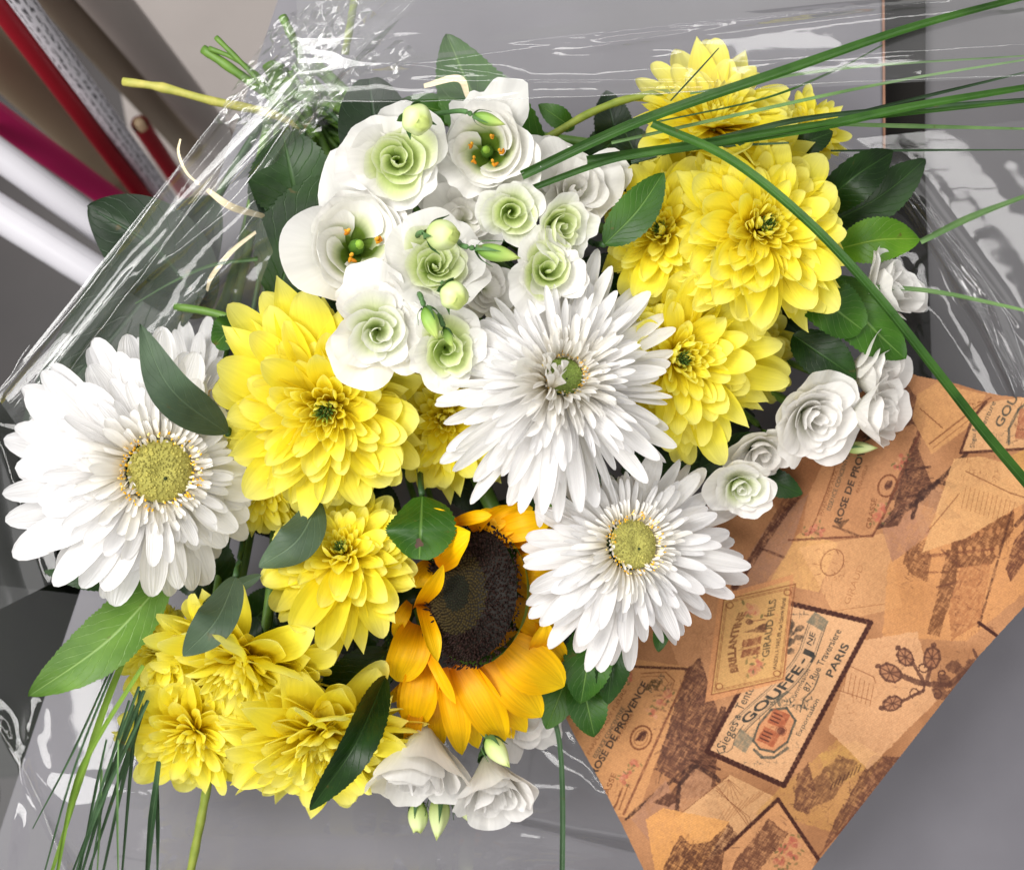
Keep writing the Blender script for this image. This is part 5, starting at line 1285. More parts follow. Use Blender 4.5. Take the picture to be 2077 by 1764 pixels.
def eiffel(ox, oy, d, up, Ls, seed):
    """dark charcoal tower; d = along its height, up = across"""
    f = lambda a, b: (ox + (d[0] * a + up[0] * b) * Ls, oy + (d[1] * a + up[1] * b) * Ls)
    poly([f(0, -.42), f(.18, -.26), f(.42, -.15), f(.75, -.07), f(1.2, -.03), f(1.2, .03), f(.75, .07), f(.42, .15), f(.18, .26), f(0, .42), f(0, .24), f(.13, .14), f(.19, 0), f(.13, -.14), f(0, -.24)], (78, 48, 36), 0.93, 0.5, 2.5)
    line([f(.28, -.27), f(.28, .27)], Ls * .03, (60, 34, 26), .9, .5, 2); line([f(.55, -.16), f(.55, .16)], Ls * .03, (60, 34, 26), .9, .5, 2)
    for k in range(14):
        a = 0.1 + k * 0.06; line([f(a, -.2 + a * .14), f(a + .07, .2 - a * .14)], 1.6, (152, 108, 80), .5, .9); line([f(a, .2 - a * .14), f(a + .07, -.2 + a * .14)], 1.6, (150, 104, 78), .45, .9)
    hatch([f(0, -.4), f(1, .3)], (40, 22, 18), .35, 60, seed, 3, Ls * .12, math.atan2(d[1], d[0]))

def provence(off, seed):
    """perfume card with roses; off shifts the printed repeat"""
    ox, oy = off
    g = lambda x, y: (x + ox, y + oy)
    # measured on the lower left repeat
    card = [g(1130, 1560), g(1255, 1350), g(1385, 1360), g(1390, 1400), g(1275, 1640), g(1240, 1640)]
    poly([g(1120, 1500), g(1240, 1330), g(1400, 1352), g(1290, 1660), g(1225, 1650)], (196, 148, 100), 0.9, 0.2, 2)
    d = (0.50, -0.866); up = (-0.866, -0.5)
    line([g(1255, 1350), g(1398, 1356)], 6, DK, 0.85, .5, 2); line([g(1398, 1356), g(1265, 1650)], 5, (96, 52, 36), 0.85, .5, 2)
    line([g(1300, 1365), g(1350, 1362), g(1368, 1380), g(1360, 1405), g(1345, 1420)], 2.2, BR, .8, .4); line([g(1300, 1372), g(1345, 1370), g(1356, 1384)], 1.5, BR, .7, .4)
    text('PARFUMS AUX FLEURS', straight(g(1196, 1530), d, up), 11, BR, .75, .0, .4, width=150)
    text('ESSENCE CONCENTREE', straight(g(1209, 1538), d, up), 12, INK, .85, .01, .3, width=118)
    text('ROSE DE PROVENCE', straight(g(1208, 1572), d, up), 20, (50, 40, 36), .95, .03, .25, width=214)
    text('PARFUMEUR', straight(g(1254, 1502), d, up), 10, BR, .75, .0, .4, width=62)
    text('PARIS', straight(g(1322, 1405), (0.62, -0.78), (-0.78, -0.62)), 15, INK, .75, .0, .4, width=44)
    text('GRASSE', straight(g(1224, 1638), (0.36, -0.93), (-0.93, -0.36)), 16, BR, .9, .0, .3, width=74)
    line(ell(*g(1300, 1495), 25, 20, -1.05), 4, BR, .85, .5, 1.5, True); line(ell(*g(1300, 1495), 17, 13, -1.05), 1.6, BR, .6, .4, .5, True)
    poly(ell(*g(1302, 1492), 12, 8, -1.0), DK, .85, .6, 2); line([g(1290, 1500), g(1310, 1484)], 5, DK, .8, .5, 2)
    for k, (x, y) in enumerate(((1340, 1425), (1322, 1446), (1352, 1408))): rose_print(*g(x, y), 13, seed + k)
    for k, (x, y) in enumerate(((1286, 1548), (1272, 1566), (1264, 1580), (1260, 1352), (1275, 1372))): rose_print(*g(x, y), 12, seed + 9 + k)
    for k in range(7): poly(ell(*g(1312 + k * 4.5, 1396 - (k * 5) % 17), 6, 4, k), (80, 62, 36), .85, .5, 2)
    line([g(1262, 1598), g(1250, 1630), g(1240, 1645)], 4, BR, .85, .5, 2); line([g(1275, 1590), g(1256, 1640)], 2.5, BR, .8, .5, 2)
    poly([g(1212, 1612), g(1228, 1600), g(1226, 1622)], DK, .7, .6, 3)
    hatch([g(1240, 1590), g(1280, 1650)], DK, .5, 16, seed, 2.2, 16)

provence((0, 0), 11)
# dark tower print right of the lower perfume card
poly([(1390, 1360), (1420, 1330), (1455, 1440), (1455, 1500), (1400, 1600), (1330, 1560)], (84, 53, 42), 0.9, 0.55, 4)
hatch([(1340, 1380), (1450, 1560)], (52, 30, 26), .5, 90, 5, 4, 26); hatch([(1340, 1380), (1450, 1500)], (178, 130, 106), .35, 30, 6, 3, 18)
line([(1270, 1660), (1340, 1600), (1420, 1540), (1470, 1490)], 8, (48, 26, 22), .85, .6, 4)
poly([(1280, 1660), (1350, 1580), (1395, 1680), (1330, 1720)], (164, 124, 100), .9, .4, 2)
eiffel(1400, 1650, (0.30, -0.954), (0.954, 0.30), 190, 3)
poly([(1375, 1625), (1385, 1575), (1415, 1555), (1445, 1580), (1440, 1615), (1390, 1660)], (178, 136, 104), .85, .4, 2)
line([(1372, 1650), (1378, 1590), (1412, 1552), (1452, 1575), (1470, 1600)], 9, (54, 32, 26), .9, .5, 3)
# letter sheet with ruled lines
poly([(1365, 1660), (1480, 1570), (1570, 1615), (1530, 1690), (1440, 1740)], (206, 166, 122), .9, .2, 1.5)
for k in range(9): line([(1440 + k * 12, 1690 - k * 9), (1470 + k * 12, 1640 - k * 6)], 1.1, SEP, .8, .3)
for k in range(3): line([(1452, 1590 + k * 6), (1500 + k * 10, 1650 + k * 3), (1528, 1690)], 1.4, BR, .7, .4, 1)
zig((1372, 1656), (1478, 1572), 1.2, BR, 2, 4)
for k in range(8): line([(1478, 1580), (1478 + 26 * math.cos(k * .5 - .3), 1600 + 26 * math.sin(k * .5))], 1.0, BR, .6, .4)
# bridges and arches at the bottom
poly([(1310, 1660), (1345, 1638), (1480, 1665), (1420, 1764), (1330, 1775)], (212, 158, 94), .9, .2, 2)
poly([(1380, 1690), (1400, 1712), (1440, 1706), (1478, 1668), (1494, 1690), (1480, 1764), (1350, 1790), (1345, 1760)], (81, 49, 34), .9, .6, 3)
hatch([(1360, 1700), (1490, 1780)], (54, 30, 26), .5, 60, 9, 2.5, 30, -.5); hatch([(1360, 1700), (1480, 1770)], (196, 146, 100), .6, 26, 10, 2.2, 22, -.5)
# yellow street scene
poly([(1590, 1590), (1700, 1500), (1790, 1530), (1700, 1690), (1600, 1660), (1530, 1650)], (188, 146, 84), .6, .35, 4)
poly([(1660, 1530), (1735, 1500), (1790, 1535), (1690, 1600)], (196, 158, 90), .6, .3, 3)
poly([(1616, 1570), (1640, 1545), (1655, 1600), (1640, 1650), (1610, 1640)], (87, 54, 43), .8, .6, 4)
poly([(1650, 1580), (1700, 1530), (1740, 1545), (1690, 1620), (1640, 1640)], (96, 63, 46), .75, .6, 5)
poly([(1770, 1530), (1830, 1535), (1760, 1640), (1670, 1720), (1700, 1650)], (81, 49, 40), .8, .6, 4)
hatch([(1600, 1540), (1760, 1680)], (60, 34, 28), .5, 90, 14, 2.6, 24)
for k in range(8): line([(1690 + k * 8, 1585 - k * 5), (1684 + k * 8, 1600 - k * 5)], 2.5, (58, 34, 28), .8, .4, 1)
line([(1830, 1540), (1660, 1735)], 3, (96, 54, 40), .9, .4, 1.5); line([(1838, 1545), (1668, 1742)], 2, BR, .8, .4, 1)
# dark-bordered card, bottom
poly([(1470, 1720), (1578, 1622), (1655, 1740), (1640, 1790), (1460, 1790)], (200, 150, 106), .95, .25, 1)
poly([(1490, 1745), (1560, 1660), (1600, 1690), (1540, 1764), (1480, 1790)], (92, 57, 42), .85, .6, 4)
hatch([(1490, 1660), (1600, 1780)], (58, 34, 30), .5, 50, 21, 3, 22)
for k, (x, y) in enumerate(((1590, 1720), (1605, 1735), (1580, 1748), (1612, 1706))): rose_print(x, y, 15, 60 + k)
zig((1470, 1722), (1578, 1620), 8, DK, 4, 6); zig((1578, 1620), (1662, 1745), 8, DK, 4, 6)
# facade with trees, right of the main card
poly([(1740, 1300), (1860, 1280), (1900, 1420), (1760, 1560), (1680, 1480)], (214, 172, 132), .8, .15, 3)
for k in range(9): line([(1700 + k * 9, 1350 + k * 5), (1692 + k * 9, 1392 + k * 5)], 1.3, SEP, .9, .3)
line([(1706, 1342), (1772, 1372), (1776, 1384)], 2, BR, .7, .5, 1); line([(1690, 1396), (1766, 1420)], 2, BR, .6, .5, 1)
hatch([(1690, 1400), (1740, 1460)], SEP, .6, 40, 33, 1.6, 12)
# faded card behind (soft brown script)
for k in range(5): hatch([(1600 + k * 34, 1130 + k * 14), (1640 + k * 34, 1250 + k * 6)], SEP, .55, 18, 40 + k, 1.5, 15)
line(ell(1688, 1140, 22, 28, .5), 2.2, BR, .7, .5, 1, True); hatch([(1652, 1110), (1712, 1180)], BR, .6, 46, 51, 1.8, 14)
hatch([(1560, 1190), (1600, 1320)], SEP, .5, 50, 52, 1.5, 12); hatch([(1420, 1200), (1470, 1340)], (130, 84, 58), .5, 90, 53, 1.6, 14)
line([(1620, 1248), (1795, 1224)], 1.2, SEP, .8, .3)
text('GIRAUD', straight((1722, 1226), (0.36, -0.93), (-0.93, -0.36)), 18, SEP, .55, 0, .5, width=84)
# statue and cathedral, right
def cathedral(ox, oy, f):
    g = lambda x, y: (ox + x * f, oy + y * f)
    poly([g(0, 60), g(20, 10), g(60, 36), g(110, 0), g(150, -16), g(148, 30), g(120, 70), g(96, 110), g(0, 120)], (96, 57, 35), .85, .6, 3)
    for k in range(5): poly(ell(*g(20 + k * 22, 78), 7 * f, 12 * f, 0), (206, 152, 100), .75, .4, 2)
    for k in range(6): poly(ell(*g(12 + k * 20, 45 - k * 3), 5 * f, 9 * f, .3), (196, 140, 92), .7, .4, 2)
    line([g(-70, 92), g(100, 74)], 7, (104, 60, 40), .8, .6, 3); line([g(-66, 130), g(20, 128)], 4, (110, 64, 42), .8, .6, 3)
    hatch([g(0, 0), g(140, 110)], (70, 40, 30), .5, 60, 61, 2.2, 18)
cathedral(1930, 1050, .85)
poly([(1840, 1100), (1880, 1095), (1890, 1130), (1880, 1180), (1850, 1165), (1832, 1140)], (104, 65, 42), .75, .7, 4); hatch([(1832, 1095), (1890, 1190)], (72, 42, 30), .6, 46, 71, 2.5, 14)
poly([(1920, 1115), (1945, 1110), (1940, 1180), (1905, 1290), (1880, 1285), (1905, 1190)], (92, 56, 35), .8, .65, 3); line([(1900, 1190), (1950, 1178)], 5, (92, 54, 38), .8, .6, 2); line([(1910, 1115), (1950, 1150)], 4, (92, 54, 38), .8, .6, 2)
poly([(1950, 1150), (2010, 1140), (1990, 1260), (1930, 1300), (1925, 1230)], (156, 104, 68), .75, .7, 5); hatch([(1930, 1140), (2010, 1300)], (92, 54, 38), .5, 70, 72, 2.5, 16)
for k in range(9): line([(1985 + k * 8, 1270 - k * 28), (1992 + k * 8, 1248 - k * 28)], 5, (70, 40, 28), .8, .6, 2)
# street lamp
def lamp():
    c = (82, 52, 42)
    line([(1815, 1364), (1870, 1386), (1925, 1388), (1995, 1335)], 11, c, .9, .2, 4); line([(1848, 1338), (1872, 1380)], 7, c, .9, .2, 3); line([(1892, 1338), (1880, 1380)], 7, c, .9, .2, 3); line([(1828, 1422), (1872, 1400), (1876, 1386)], 7, c, .9, .2, 3); line([(1975, 1318), (1990, 1350)], 6, c, .9, .2, 3)
    for x, y, r, an in ((1806, 1364, 24, 0.5), (1836, 1332, 20, 0.9), (1890, 1334, 23, 1.7), (1810, 1426, 20, -0.4)):
        e = ell(x, y, r, r * .72, an, 8)
        poly(e, (150, 104, 78), .8, .3, 2); line(e, 4.5, c, .9, .2, 2.5, True)
        for q in range(4): line([e[q], e[q + 4]], 2.6, c, .85, .2, 1.5)
        ex, ey = x - math.cos(an) * r * 1.2, y - math.sin(an) * r * 1.2; poly(ell(ex, ey, 6, 5, 0), c, .9, .2, 2)
    for x, y, r, t0 in ((1872, 1352, 13, 0), (1856, 1404, 12, 2), (1900, 1408, 13, 4), (1912, 1366, 12, 1)):
        line([(x + (1 - q * .07) * r * math.cos(t0 + q * .6), y + (1 - q * .07) * r * math.sin(t0 + q * .6)) for q in range(12)], 3, c, .9, .2, 1.5)
    for k, (x, y) in enumerate(((1935, 1352), (1952, 1366), (1930, 1412), (1962, 1398), (1905, 1402), (1970, 1352), (1944, 1390), (1915, 1380))): poly(ell(x, y, 17, 13, k), c, .75, .4, 5)
    hatch([(1800, 1320), (1985, 1430)], (48, 30, 26), .4, 40, 777, 2.5, 10)
lamp()
zig((1985, 1262), (2040, 1302), 7, DK, 3, 6)
# tower and perfume card, upper repeat
poly([(1700, 850), (1830, 770), (1880, 830), (1850, 960), (1760, 1080), (1690, 1040)], (92, 59, 46), .85, .5, 4)
hatch([(1760, 830), (1880, 1010)], (58, 34, 28), .5, 90, 81, 4, 28); hatch([(1760, 800), (1850, 900)], (190, 142, 116), .4, 26, 82, 3, 16)
poly([(1785, 1060), (1850, 1000), (1890, 1080), (1810, 1140)], (166, 124, 100), .9, .4, 2)
eiffel(1868, 1060, (-0.13, -0.99), (0.99, -0.13), 200, 7)
poly([(1856, 1045), (1868, 1000), (1900, 985), (1925, 1000), (1890, 1060), (1870, 1090)], (178, 136, 104), .85, .4, 2); line([(1850, 1050), (1866, 1000), (1902, 976), (1935, 985)], 9, (54, 32, 26), .9, .5, 3); line([(1780, 1070), (1870, 1010), (1960, 920)], 9, (48, 28, 24), .8, .6, 4)
provence((520, -530), 31) if False else None
poly([(1625, 1085), (1640, 1000), (1680, 920), (1850, 860), (1862, 870), (1770, 1090)], (184, 136, 96), .92, .2, 2)
dd, uu = (0.33, -0.944), (-0.944, -0.33)
line([(1600, 1095), (1770, 1086), (1790, 1050), (1872, 862)], 5, (92, 50, 36), .85, .5, 2)
text('PARFUMS AUX FLEURS', straight((1668, 1046), dd, uu), 10, BR, .7, 0, .4, width=150)
text('ESSENCE CONCENTREE', straight((1684, 1036), dd, uu), 12, INK, .8, .01, .3, width=128)
text('ROSE DE PROVENCE', straight((1704, 1062), dd, uu), 19, (50, 40, 36), .92, .03, .25, width=215)
text('PARFUMEUR', straight((1742, 1000), dd, uu), 10, BR, .7, 0, .4, width=60); text('GRASSE', straight((1766, 1072), (0.2, -.98), (-.98, -.2)), 15, BR, .85, 0, .3, width=62); text('PARIS', straight((1804, 902), (0.62, -0.78), (-0.78, -0.62)), 15, INK, .7, 0, .4, width=42)
line(ell(1800, 985, 23, 18, -1.1), 4, BR, .85, .5, 1.5, True); poly(ell(1802, 983, 11, 7, -1), DK, .85, .6, 2)
for k, (x, y) in enumerate(((1832, 930), (1822, 945), (1790, 1030), (1778, 1048), (1654, 1070), (1640, 1080), (1668, 1080))): rose_print(x, y, 12, 90 + k)
line([(1640, 1085), (1660, 1040), (1690, 960), (1700, 920)], 3, BR, .8, .5, 2); line([(1690, 1066), (1740, 1086)], 5, (88, 58, 42), .8, .5, 2); poly([(1692, 1058), (1724, 1052), (1706, 1072)], (80, 56, 40), .8, .5, 2)
# upper right: repeat of the main card
poly([(1860, 800), (1900, 775), (2000, 800), (1960, 870), (1890, 920), (1850, 850)], (202, 156, 104), .85, .25, 2)
line([(1885, 900), (1985, 822), (2010, 806)], 3, BR, .8, .4, 1); line([(1893, 908), (1990, 832)], 1.6, BR, .7, .4, 1); zig((1866, 828), (1912, 868), 1.4, BR, 3, 5); hatch([(1960, 806), (1990, 830)], BR, .7, 24, 97, 2, 10)
poly([(1955, 900), (1968, 850), (2010, 815), (2110, 800), (2110, 905), (1948, 918)], (206, 166, 122), .98, .15, 1)
line([(2000, 815), (1972, 850), (1948, 918), (2110, 908)], 6, DK, .9, .4, 1.5)
text('Tenture', straight((1994, 872), (0.42, -0.9), (-.9, -.42)), 15, INK, .85, 0, .3, width=62); text('GOUFFE', straight((2030, 868), (0.5, -0.86), (-.86, -.5)), 24, INK, .9, .02, .3, width=120); text('Sieges &', straight((1976, 908), (0.12, -1), (-1, -.12)), 13, INK, .8, 0, .3, width=40)
line([(2046, 900), (2046, 870), (2066, 830), (2090, 810)], 5, (58, 62, 58), .9, .4, 2); poly([(2058, 890), (2068, 830), (2110, 815), (2110, 890)], (150, 90, 66), .85, .5, 2); hatch([(2056, 820), (2100, 895)], DK, .6, 30, 98, 2, 12); hatch([(2010, 870), (2060, 905)], INK, .6, 26, 99, 1.8, 12)
poly([(1935, 930), (1990, 925), (2110, 960), (2110, 1000), (1960, 1090), (1870, 1120)], (208, 166, 116), .9, .2, 2)
for k in range(12): line([(1960 + k * 9, 985 + k * 3), (1950 + k * 9, 1030 + k * 3)], 1.1, SEP, .8, .3)
line([(1958, 955), (2050, 1000), (2085, 1010)], 2.2, BR, .8, .4, 1); hatch([(1950, 928), (2030, 975)], BR, .55, 60, 101, 1.5, 12); zig((1880, 1080), (1946, 1000), 1.1, BR, 2, 4); poly([(2040, 930), (2090, 905), (2110, 920), (2080, 970)], (206, 164, 88), .6, .3, 3)
line([(2120, 1000), (2060, 1065)], 8, DK, .9, .5, 3); poly([(2060, 1090), (2110, 1040), (2110, 1090), (2050, 1180), (2040, 1150)], (84, 48, 36), .85, .6, 3)
# --- main card
A_, B_, C_, D_2 = (1597, 1222), (1766, 1262), (1590, 1592), (1434, 1523)
poly([A_, B_, C_, D_2], (212, 172, 132), .98, .12, 1)
dx = ((A_[0] - D_2[0]) / 342., (A_[1] - D_2[1]) / 342.)           # along the lettering
dy = ((C_[0] - D_2[0]) / 170., (C_[1] - D_2[1]) / 170.)           # down the card
def cm(a, b): return (D_2[0] + dx[0] * a + dy[0] * b, D_2[1] + dx[1] * a + dy[1] * b)   # a 0..342, b 0..170
def card(a0, b0, wave=None): return (lambda a, b: cm(a0 + a, b0 - b + (wave(a0 + a) if wave else 0)))
BA, BB = [40, 70, 94, 130, 165, 200, 234, 264, 292, 330, 345], [44, 42, 49, 62, 76, 87, 93, 95, 90, 84, 82]
wv = lambda a: float(np.interp(a, BA, BB))
band = [cm(a, wv(a) - 28) for a in range(74, 332, 9)] + [cm(a, wv(a) + 7) for a in range(326, 66, -9)]
hatch([cm(40, 20), cm(84, 70)], INK, .55, 40, 111, 1.8, 12)
for k in range(16): poly(ell(*cm(236 + (k * 17) % 84, 14 + (k * 13) % 42), 10, 6, k), (62, 54, 48), .8, .4, 3)
hatch([cm(230, 10), cm(318, 58)], (44, 40, 38), .7, 60, 112, 2.4, 12)
poly(band, (206, 170, 134), .98, .1, .6)
for o_, w_ in ((-28, 1.6), (-24, .9), (3, .9), (7, 2.0)): line([cm(a, wv(a) + o_) for a in range(68, 334, 6)], w_, INK, .85, .3, .5)
poly([cm(322, 52), cm(348, 58), cm(342, 92), cm(318, 92)], (104, 106, 94), .85, .4, 2); poly([cm(34, 40), cm(70, 36), cm(62, 72), cm(28, 70)], (110, 112, 100), .8, .4, 2)
text('GOUFFE', card(84, 0, wv), 27, (44, 46, 46), .96, .025, .1, width=150); text('·J', card(240, 0, wv), 27, (44, 46, 46), .96, .025, .1, width=32); text('NE', card(282, -8, wv), 16, (44, 46, 46), .95, .01, .1, width=26); line([cm(286, 86), cm(300, 84)], 1.6, INK, .9)
text('Sieges', card(16, 30), 27, INK, .94, .0, .1, width=62); text('&', card(84, 28), 18, INK, .94, 0, .1); text('Tenture', card(104, 24), 25, INK, .94, 0, .1, width=70)
line([cm(14, 36), cm(26, 42), cm(52, 36), cm(80, 40)], 1.5, INK, .8, .1); line([cm(12, 16), cm(6, 24), cm(14, 32), cm(22, 24)], 2.2, INK, .85, .1)
# little cathedral in its frame
fr_ = [cm(48, 92), cm(58, 72), cm(92, 66), cm(130, 74), cm(146, 100), cm(130, 128), cm(84, 134), cm(54, 120)]
poly(fr_, (198, 138, 98), .95, .25, 1); line(fr_, 5, (60, 66, 62), .9, .3, 1.5, True)
for a0, b0 in ((62, 78), (104, 78)):
    poly([cm(a0, b0), cm(a0 + 32, b0), cm(a0 + 32, b0 + 36), cm(a0, b0 + 36)], (156, 84, 56), .9, .35, 1.5)
    for q in range(3): line([cm(a0 + 7 + q * 8, b0 + 4), cm(a0 + 7 + q * 8, b0 + 22)], 3, (72, 36, 30), .9, .1, .5)
poly(ell(*cm(99, 112), 9, 8, 0), (84, 42, 34), .9, .2, 1); line(ell(*cm(99, 112), 11, 10, 0), 2, (140, 80, 56), .8, .3, .5, True); hatch([cm(60, 84), cm(136, 128)], (70, 36, 30), .55, 30, 113, 1.8, 10)
line([cm(42, 82), cm(34, 104), cm(44, 126), cm(72, 140)], 6, (66, 70, 66), .85, .3, 2); line([cm(146, 84), cm(156, 74), cm(176, 86)], 6, (70, 74, 68), .85, .3, 2)
hatch([cm(134, 60), cm(168, 98)], (52, 58, 54), .75, 60, 114, 2.2, 12); hatch([cm(146, 112), cm(196, 134)], (48, 52, 50), .8, 46, 115, 2.4, 12)
line([cm(150, 128), cm(176, 122), cm(204, 130), cm(236, 126)], 3, INK, .85, .3, 1.5)
hatch([cm(8, 70), cm(40, 150)], INK, .6, 34, 116, 1.6, 11); hatch([cm(40, 142), cm(96, 160)], INK, .55, 26, 117, 1.5, 10); hatch([cm(322, 14), cm(338, 50)], INK, .6, 26, 118, 1.8, 9)
text('Commission', card(160, 106), 14, INK, .85, 0, .3, width=76); text('Exportation', card(104, 151), 14, INK, .85, 0, .3, width=84)
text('87. Rue Traversiere', card(194, 124), 20, INK, .94, .005, .1, width=140); text('PARIS', card(240, 152), 22, (44, 46, 46), .95, .02, .2, width=74)

zig(A_, B_, 10, DK, 6, 5.5); zig(B_, C_, 10, DK, 6, 5.5); zig(C_, D_2, 11, DK, 6, 5.5); zig(D_2, A_, 9, DK, 5, 5.5)
# --- smaller card on top
g0, g1, g2, g3 = (1443, 1408), (1468, 1216), (1602, 1176), (1588, 1376)     # lettering runs from g0 to g1; card goes down towards g3
poly([(1430, 1424), (1458, 1206), (1610, 1164), (1592, 1381)], (204, 148, 102), .95, .2, 1)
poly([g0, g1, g2, g3], (204, 166, 108), .98, .15, 1)
ux = ((g1[0] - g0[0]) / 194., (g1[1] - g0[1]) / 194.); uy = ((g3[0] - g0[0]) / 146., (g3[1] - g0[1]) / 146.)
def gm(a, b): return (g0[0] + ux[0] * a + uy[0] * b, g0[1] + ux[1] * a + uy[1] * b)
for ins, w in ((0, 2.6), (5, 1.2), (8, 1.2)): line([gm(ins, ins), gm(194 - ins, ins), gm(194 - ins, 146 - ins), gm(ins, 146 - ins)], w, (124, 74, 46), .9, .35, .6, True)
for a, b in ((14, 14), (180, 14), (180, 132), (14, 132)): line(ell(*gm(a, b), 7, 6, 0), 2, (124, 74, 46), .8, .4, .6, True); hatch([gm(a - 8, b - 8), gm(a + 8, b + 8)], (124, 74, 46), .6, 8, a, 1.5, 8)
arc = lambda a: 16 * ((a - 97) / 70.) ** 2
text('BRILLANTINE', (lambda a, b: gm(36 + a, 38 - b + arc(36 + a))), 22, (108, 68, 44), .92, .05, .4, width=124)
poly([gm(64, 52), gm(100, 52), gm(100, 90), gm(64, 90)], (126, 76, 52), .9, .6, 2); line([gm(82, 48), gm(82, 92)], 5, (206, 166, 108), .9, .2, 1); hatch([gm(62, 50), gm(102, 92)], (76, 42, 32), .6, 26, 121, 2, 10)
poly([gm(106, 98), gm(108, 84), gm(113, 70), gm(116, 48), gm(119, 70), gm(124, 84), gm(126, 98)], (92, 58, 42), .9, .5, 1.5)
line([gm(134, 92), gm(136, 64)], 2, (96, 60, 44), .9, .3); poly(ell(*gm(136, 60), 8, 6, 0), (96, 60, 44), .85, .5, 2); line([gm(142, 90), gm(140, 96)], 3, BR, .8)
rose_print(*gm(160, 62), 17, 131); rose_print(*gm(34, 82), 17, 132); rose_print(*gm(44, 92), 12, 133)
text('GIRAUD FILS', (lambda a, b: gm(54 + a, 110 - b)), 21, (70, 62, 46), .92, .02, .3, width=118)
text('MAISON A PARIS 89, rue Etienne Marcel', (lambda a, b: gm(24 + a, 130 - b)), 12, (84, 64, 46), .88, .01, .3, width=146)
hatch([gm(76, 112), gm(150, 118)], (186, 112, 84), .5, 26, 141, 1.6, 8)
# --- soft sepia scribbles that thicken the collage between the cards
rr_ = random.Random(505)
for k in range(130):
    x, y = rr_.uniform(1180, 2090), rr_.uniform(780, 1770)
    a_ = rr_.choice([-1.05, -0.5, 0.45, 1.9])
    if 1434 < x < 1770 and 1170 < y < 1600: continue
    hatch([(x, y), (x + 46, y + 46)], rr_.choice([(104, 66, 44), (88, 54, 38), (128, 84, 56)]), .30, 12, 900 + k, 1.5, 26, a_)
yy_, xx_ = np.mgrid[0:CH, 0:CW].astype(np.float32)
CAN *= (0.985 + 0.03 * np.sin((xx_ * 0.5 + yy_ * 0.866) * 6.283 / (K * 4.2)))[..., None]
CAN = 255.0 * (CAN / 255.0) ** 0.95 * np.array([0.905, 0.85, 0.80], np.float32)
CAN = np.clip(CAN, 0, 255)
# --- fibre grain over everything
CAN *= (0.90 + 0.20 * (0.6 * vnoise(2.2, 21) + 0.4 * vnoise(5, 22)))[..., None]
spk = (rs.rand(CH // 2, CW // 2) > 0.985).repeat(2, 0).repeat(2, 1)
CAN[:CH // 2 * 2, :CW // 2 * 2][spk] *= 1.06

# --- the sheet itself: gently curved, measured outline
OUT = [(1140, 1440), (1168, 1496), (1215, 1580), (1262, 1672), (1306, 1764), (1312, 1790), (1622, 1790), (1645, 1764), (1750, 1630), (1860, 1490), (1985, 1330), (2040, 1270), (2105, 1200), (2105, 812), (2077, 806), (2030, 802), (1985, 792), (1940, 778), (1900, 770), (1860, 762), (1838, 752), (1820, 740), (1740, 800), (1600, 900), (1500, 960), (1400, 1060), (1250, 1200), (1120, 1380)]
def zpaper(x, y):
    t = ((x - 1150) * 0.62 + (y - 1470) * 0.78) / 640.0         # runs from the flowers towards the free edge
    q = ((x - 1300) * 0.70 - (y - 1764) * 0.66) / 1000.0
    return 0.044 + 0.020 * np.sin(np.clip(t, -1, 1.4) * 1.9) + 0.022 * np.clip(q, 0, 1.2) ** 1.3 - 0.055 * np.clip(t - 0.45, 0, 1) ** 1.7 + 0.003 * np.sin(x / 90.0 + y / 140.0) + 0.0022 * np.sin(x / 47.0 - y / 71.0)
step = 1.25
nx, ny = int((2106 - 1110) / step), int((1792 - 735) / step)
gx = 1110 + np.arange(nx + 1) * step; gy = 735 + np.arange(ny + 1) * step
XX, YY = np.meshgrid(gx, gy)
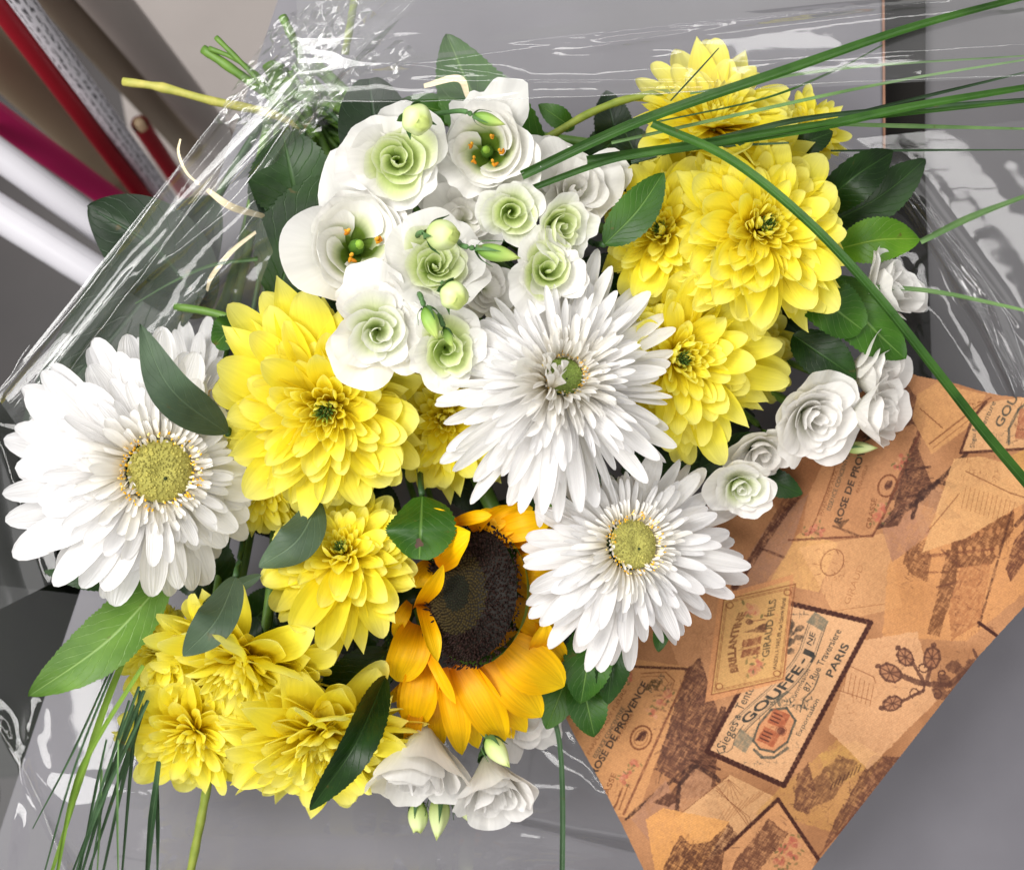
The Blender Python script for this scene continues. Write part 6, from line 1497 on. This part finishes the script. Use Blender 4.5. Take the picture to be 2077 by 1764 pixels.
def inside(px, py):
    ins = np.zeros(px.shape, bool)
    for i in range(len(OUT)):
        (xa, ya), (xb, yb) = OUT[i], OUT[(i + 1) % len(OUT)]
        if ya == yb: continue
        ins ^= ((ya > py) != (yb > py)) & (px < (xb - xa) * (py - ya) / (yb - ya) + xa)
    return ins
ok = inside(XX[:-1, :-1] + step / 2, YY[:-1, :-1] + step / 2)
ZZ = zpaper(XX, YY)
sc_ = (CZ - ZZ) * (FW / 0.5) / IW
co = np.stack([(XX - IW / 2) * sc_, (IH / 2 - YY) * sc_, ZZ], -1).reshape(-1, 3)
iy, ix = np.nonzero(ok)
a = iy * (nx + 1) + ix
quads = np.stack([a, a + nx + 1, a + nx + 2, a + 1], -1)
used, invi = np.unique(quads, return_inverse=True)
quads = invi.reshape(-1, 4)
co = co[used]
cx = np.clip(((XX.ravel()[used] - X0) * K).astype(int), 1, CW - 2); cy = np.clip(((YY.ravel()[used] - Y0) * K).astype(int), 1, CH - 2)
colr = (CAN[cy, cx] * 2 + CAN[cy, cx + 1] + CAN[cy + 1, cx] + CAN[cy, cx - 1] + CAN[cy - 1, cx]) / 6.0 / 255.0
colr = np.where(colr <= 0.04045, colr / 12.92, ((np.clip(colr, 0, 1) + 0.055) / 1.055) ** 2.4)
po = Vector(co.mean(0).tolist())
co = co - np.array(po)
me = bpy.data.meshes.new('printed_sheet')
me.vertices.add(len(co)); me.vertices.foreach_set('co', co.astype(np.float32).ravel())
me.loops.add(quads.size); me.loops.foreach_set('vertex_index', quads.astype(np.int32).ravel())
me.polygons.add(len(quads)); me.polygons.foreach_set('loop_start', (np.arange(len(quads)) * 4).astype(np.int32))
me.update(calc_edges=True)
at = me.color_attributes.new('tint', 'FLOAT_COLOR', 'POINT')
at.data.foreach_set('color', np.concatenate([colr, np.ones((len(colr), 1))], 1).astype(np.float32).ravel())
me.shade_smooth()
M['paper'] = tint_mat('kraft_paper_print', rough=0.72, spec=0.2, transl=0.06, bump=0.35, bscale=500)
pap = link('wrapping_paper', me, None, M['paper']); pap.location = po
tag(pap, 'brown kraft paper printed with vintage Paris cards at the lower right', 'wrapping paper')
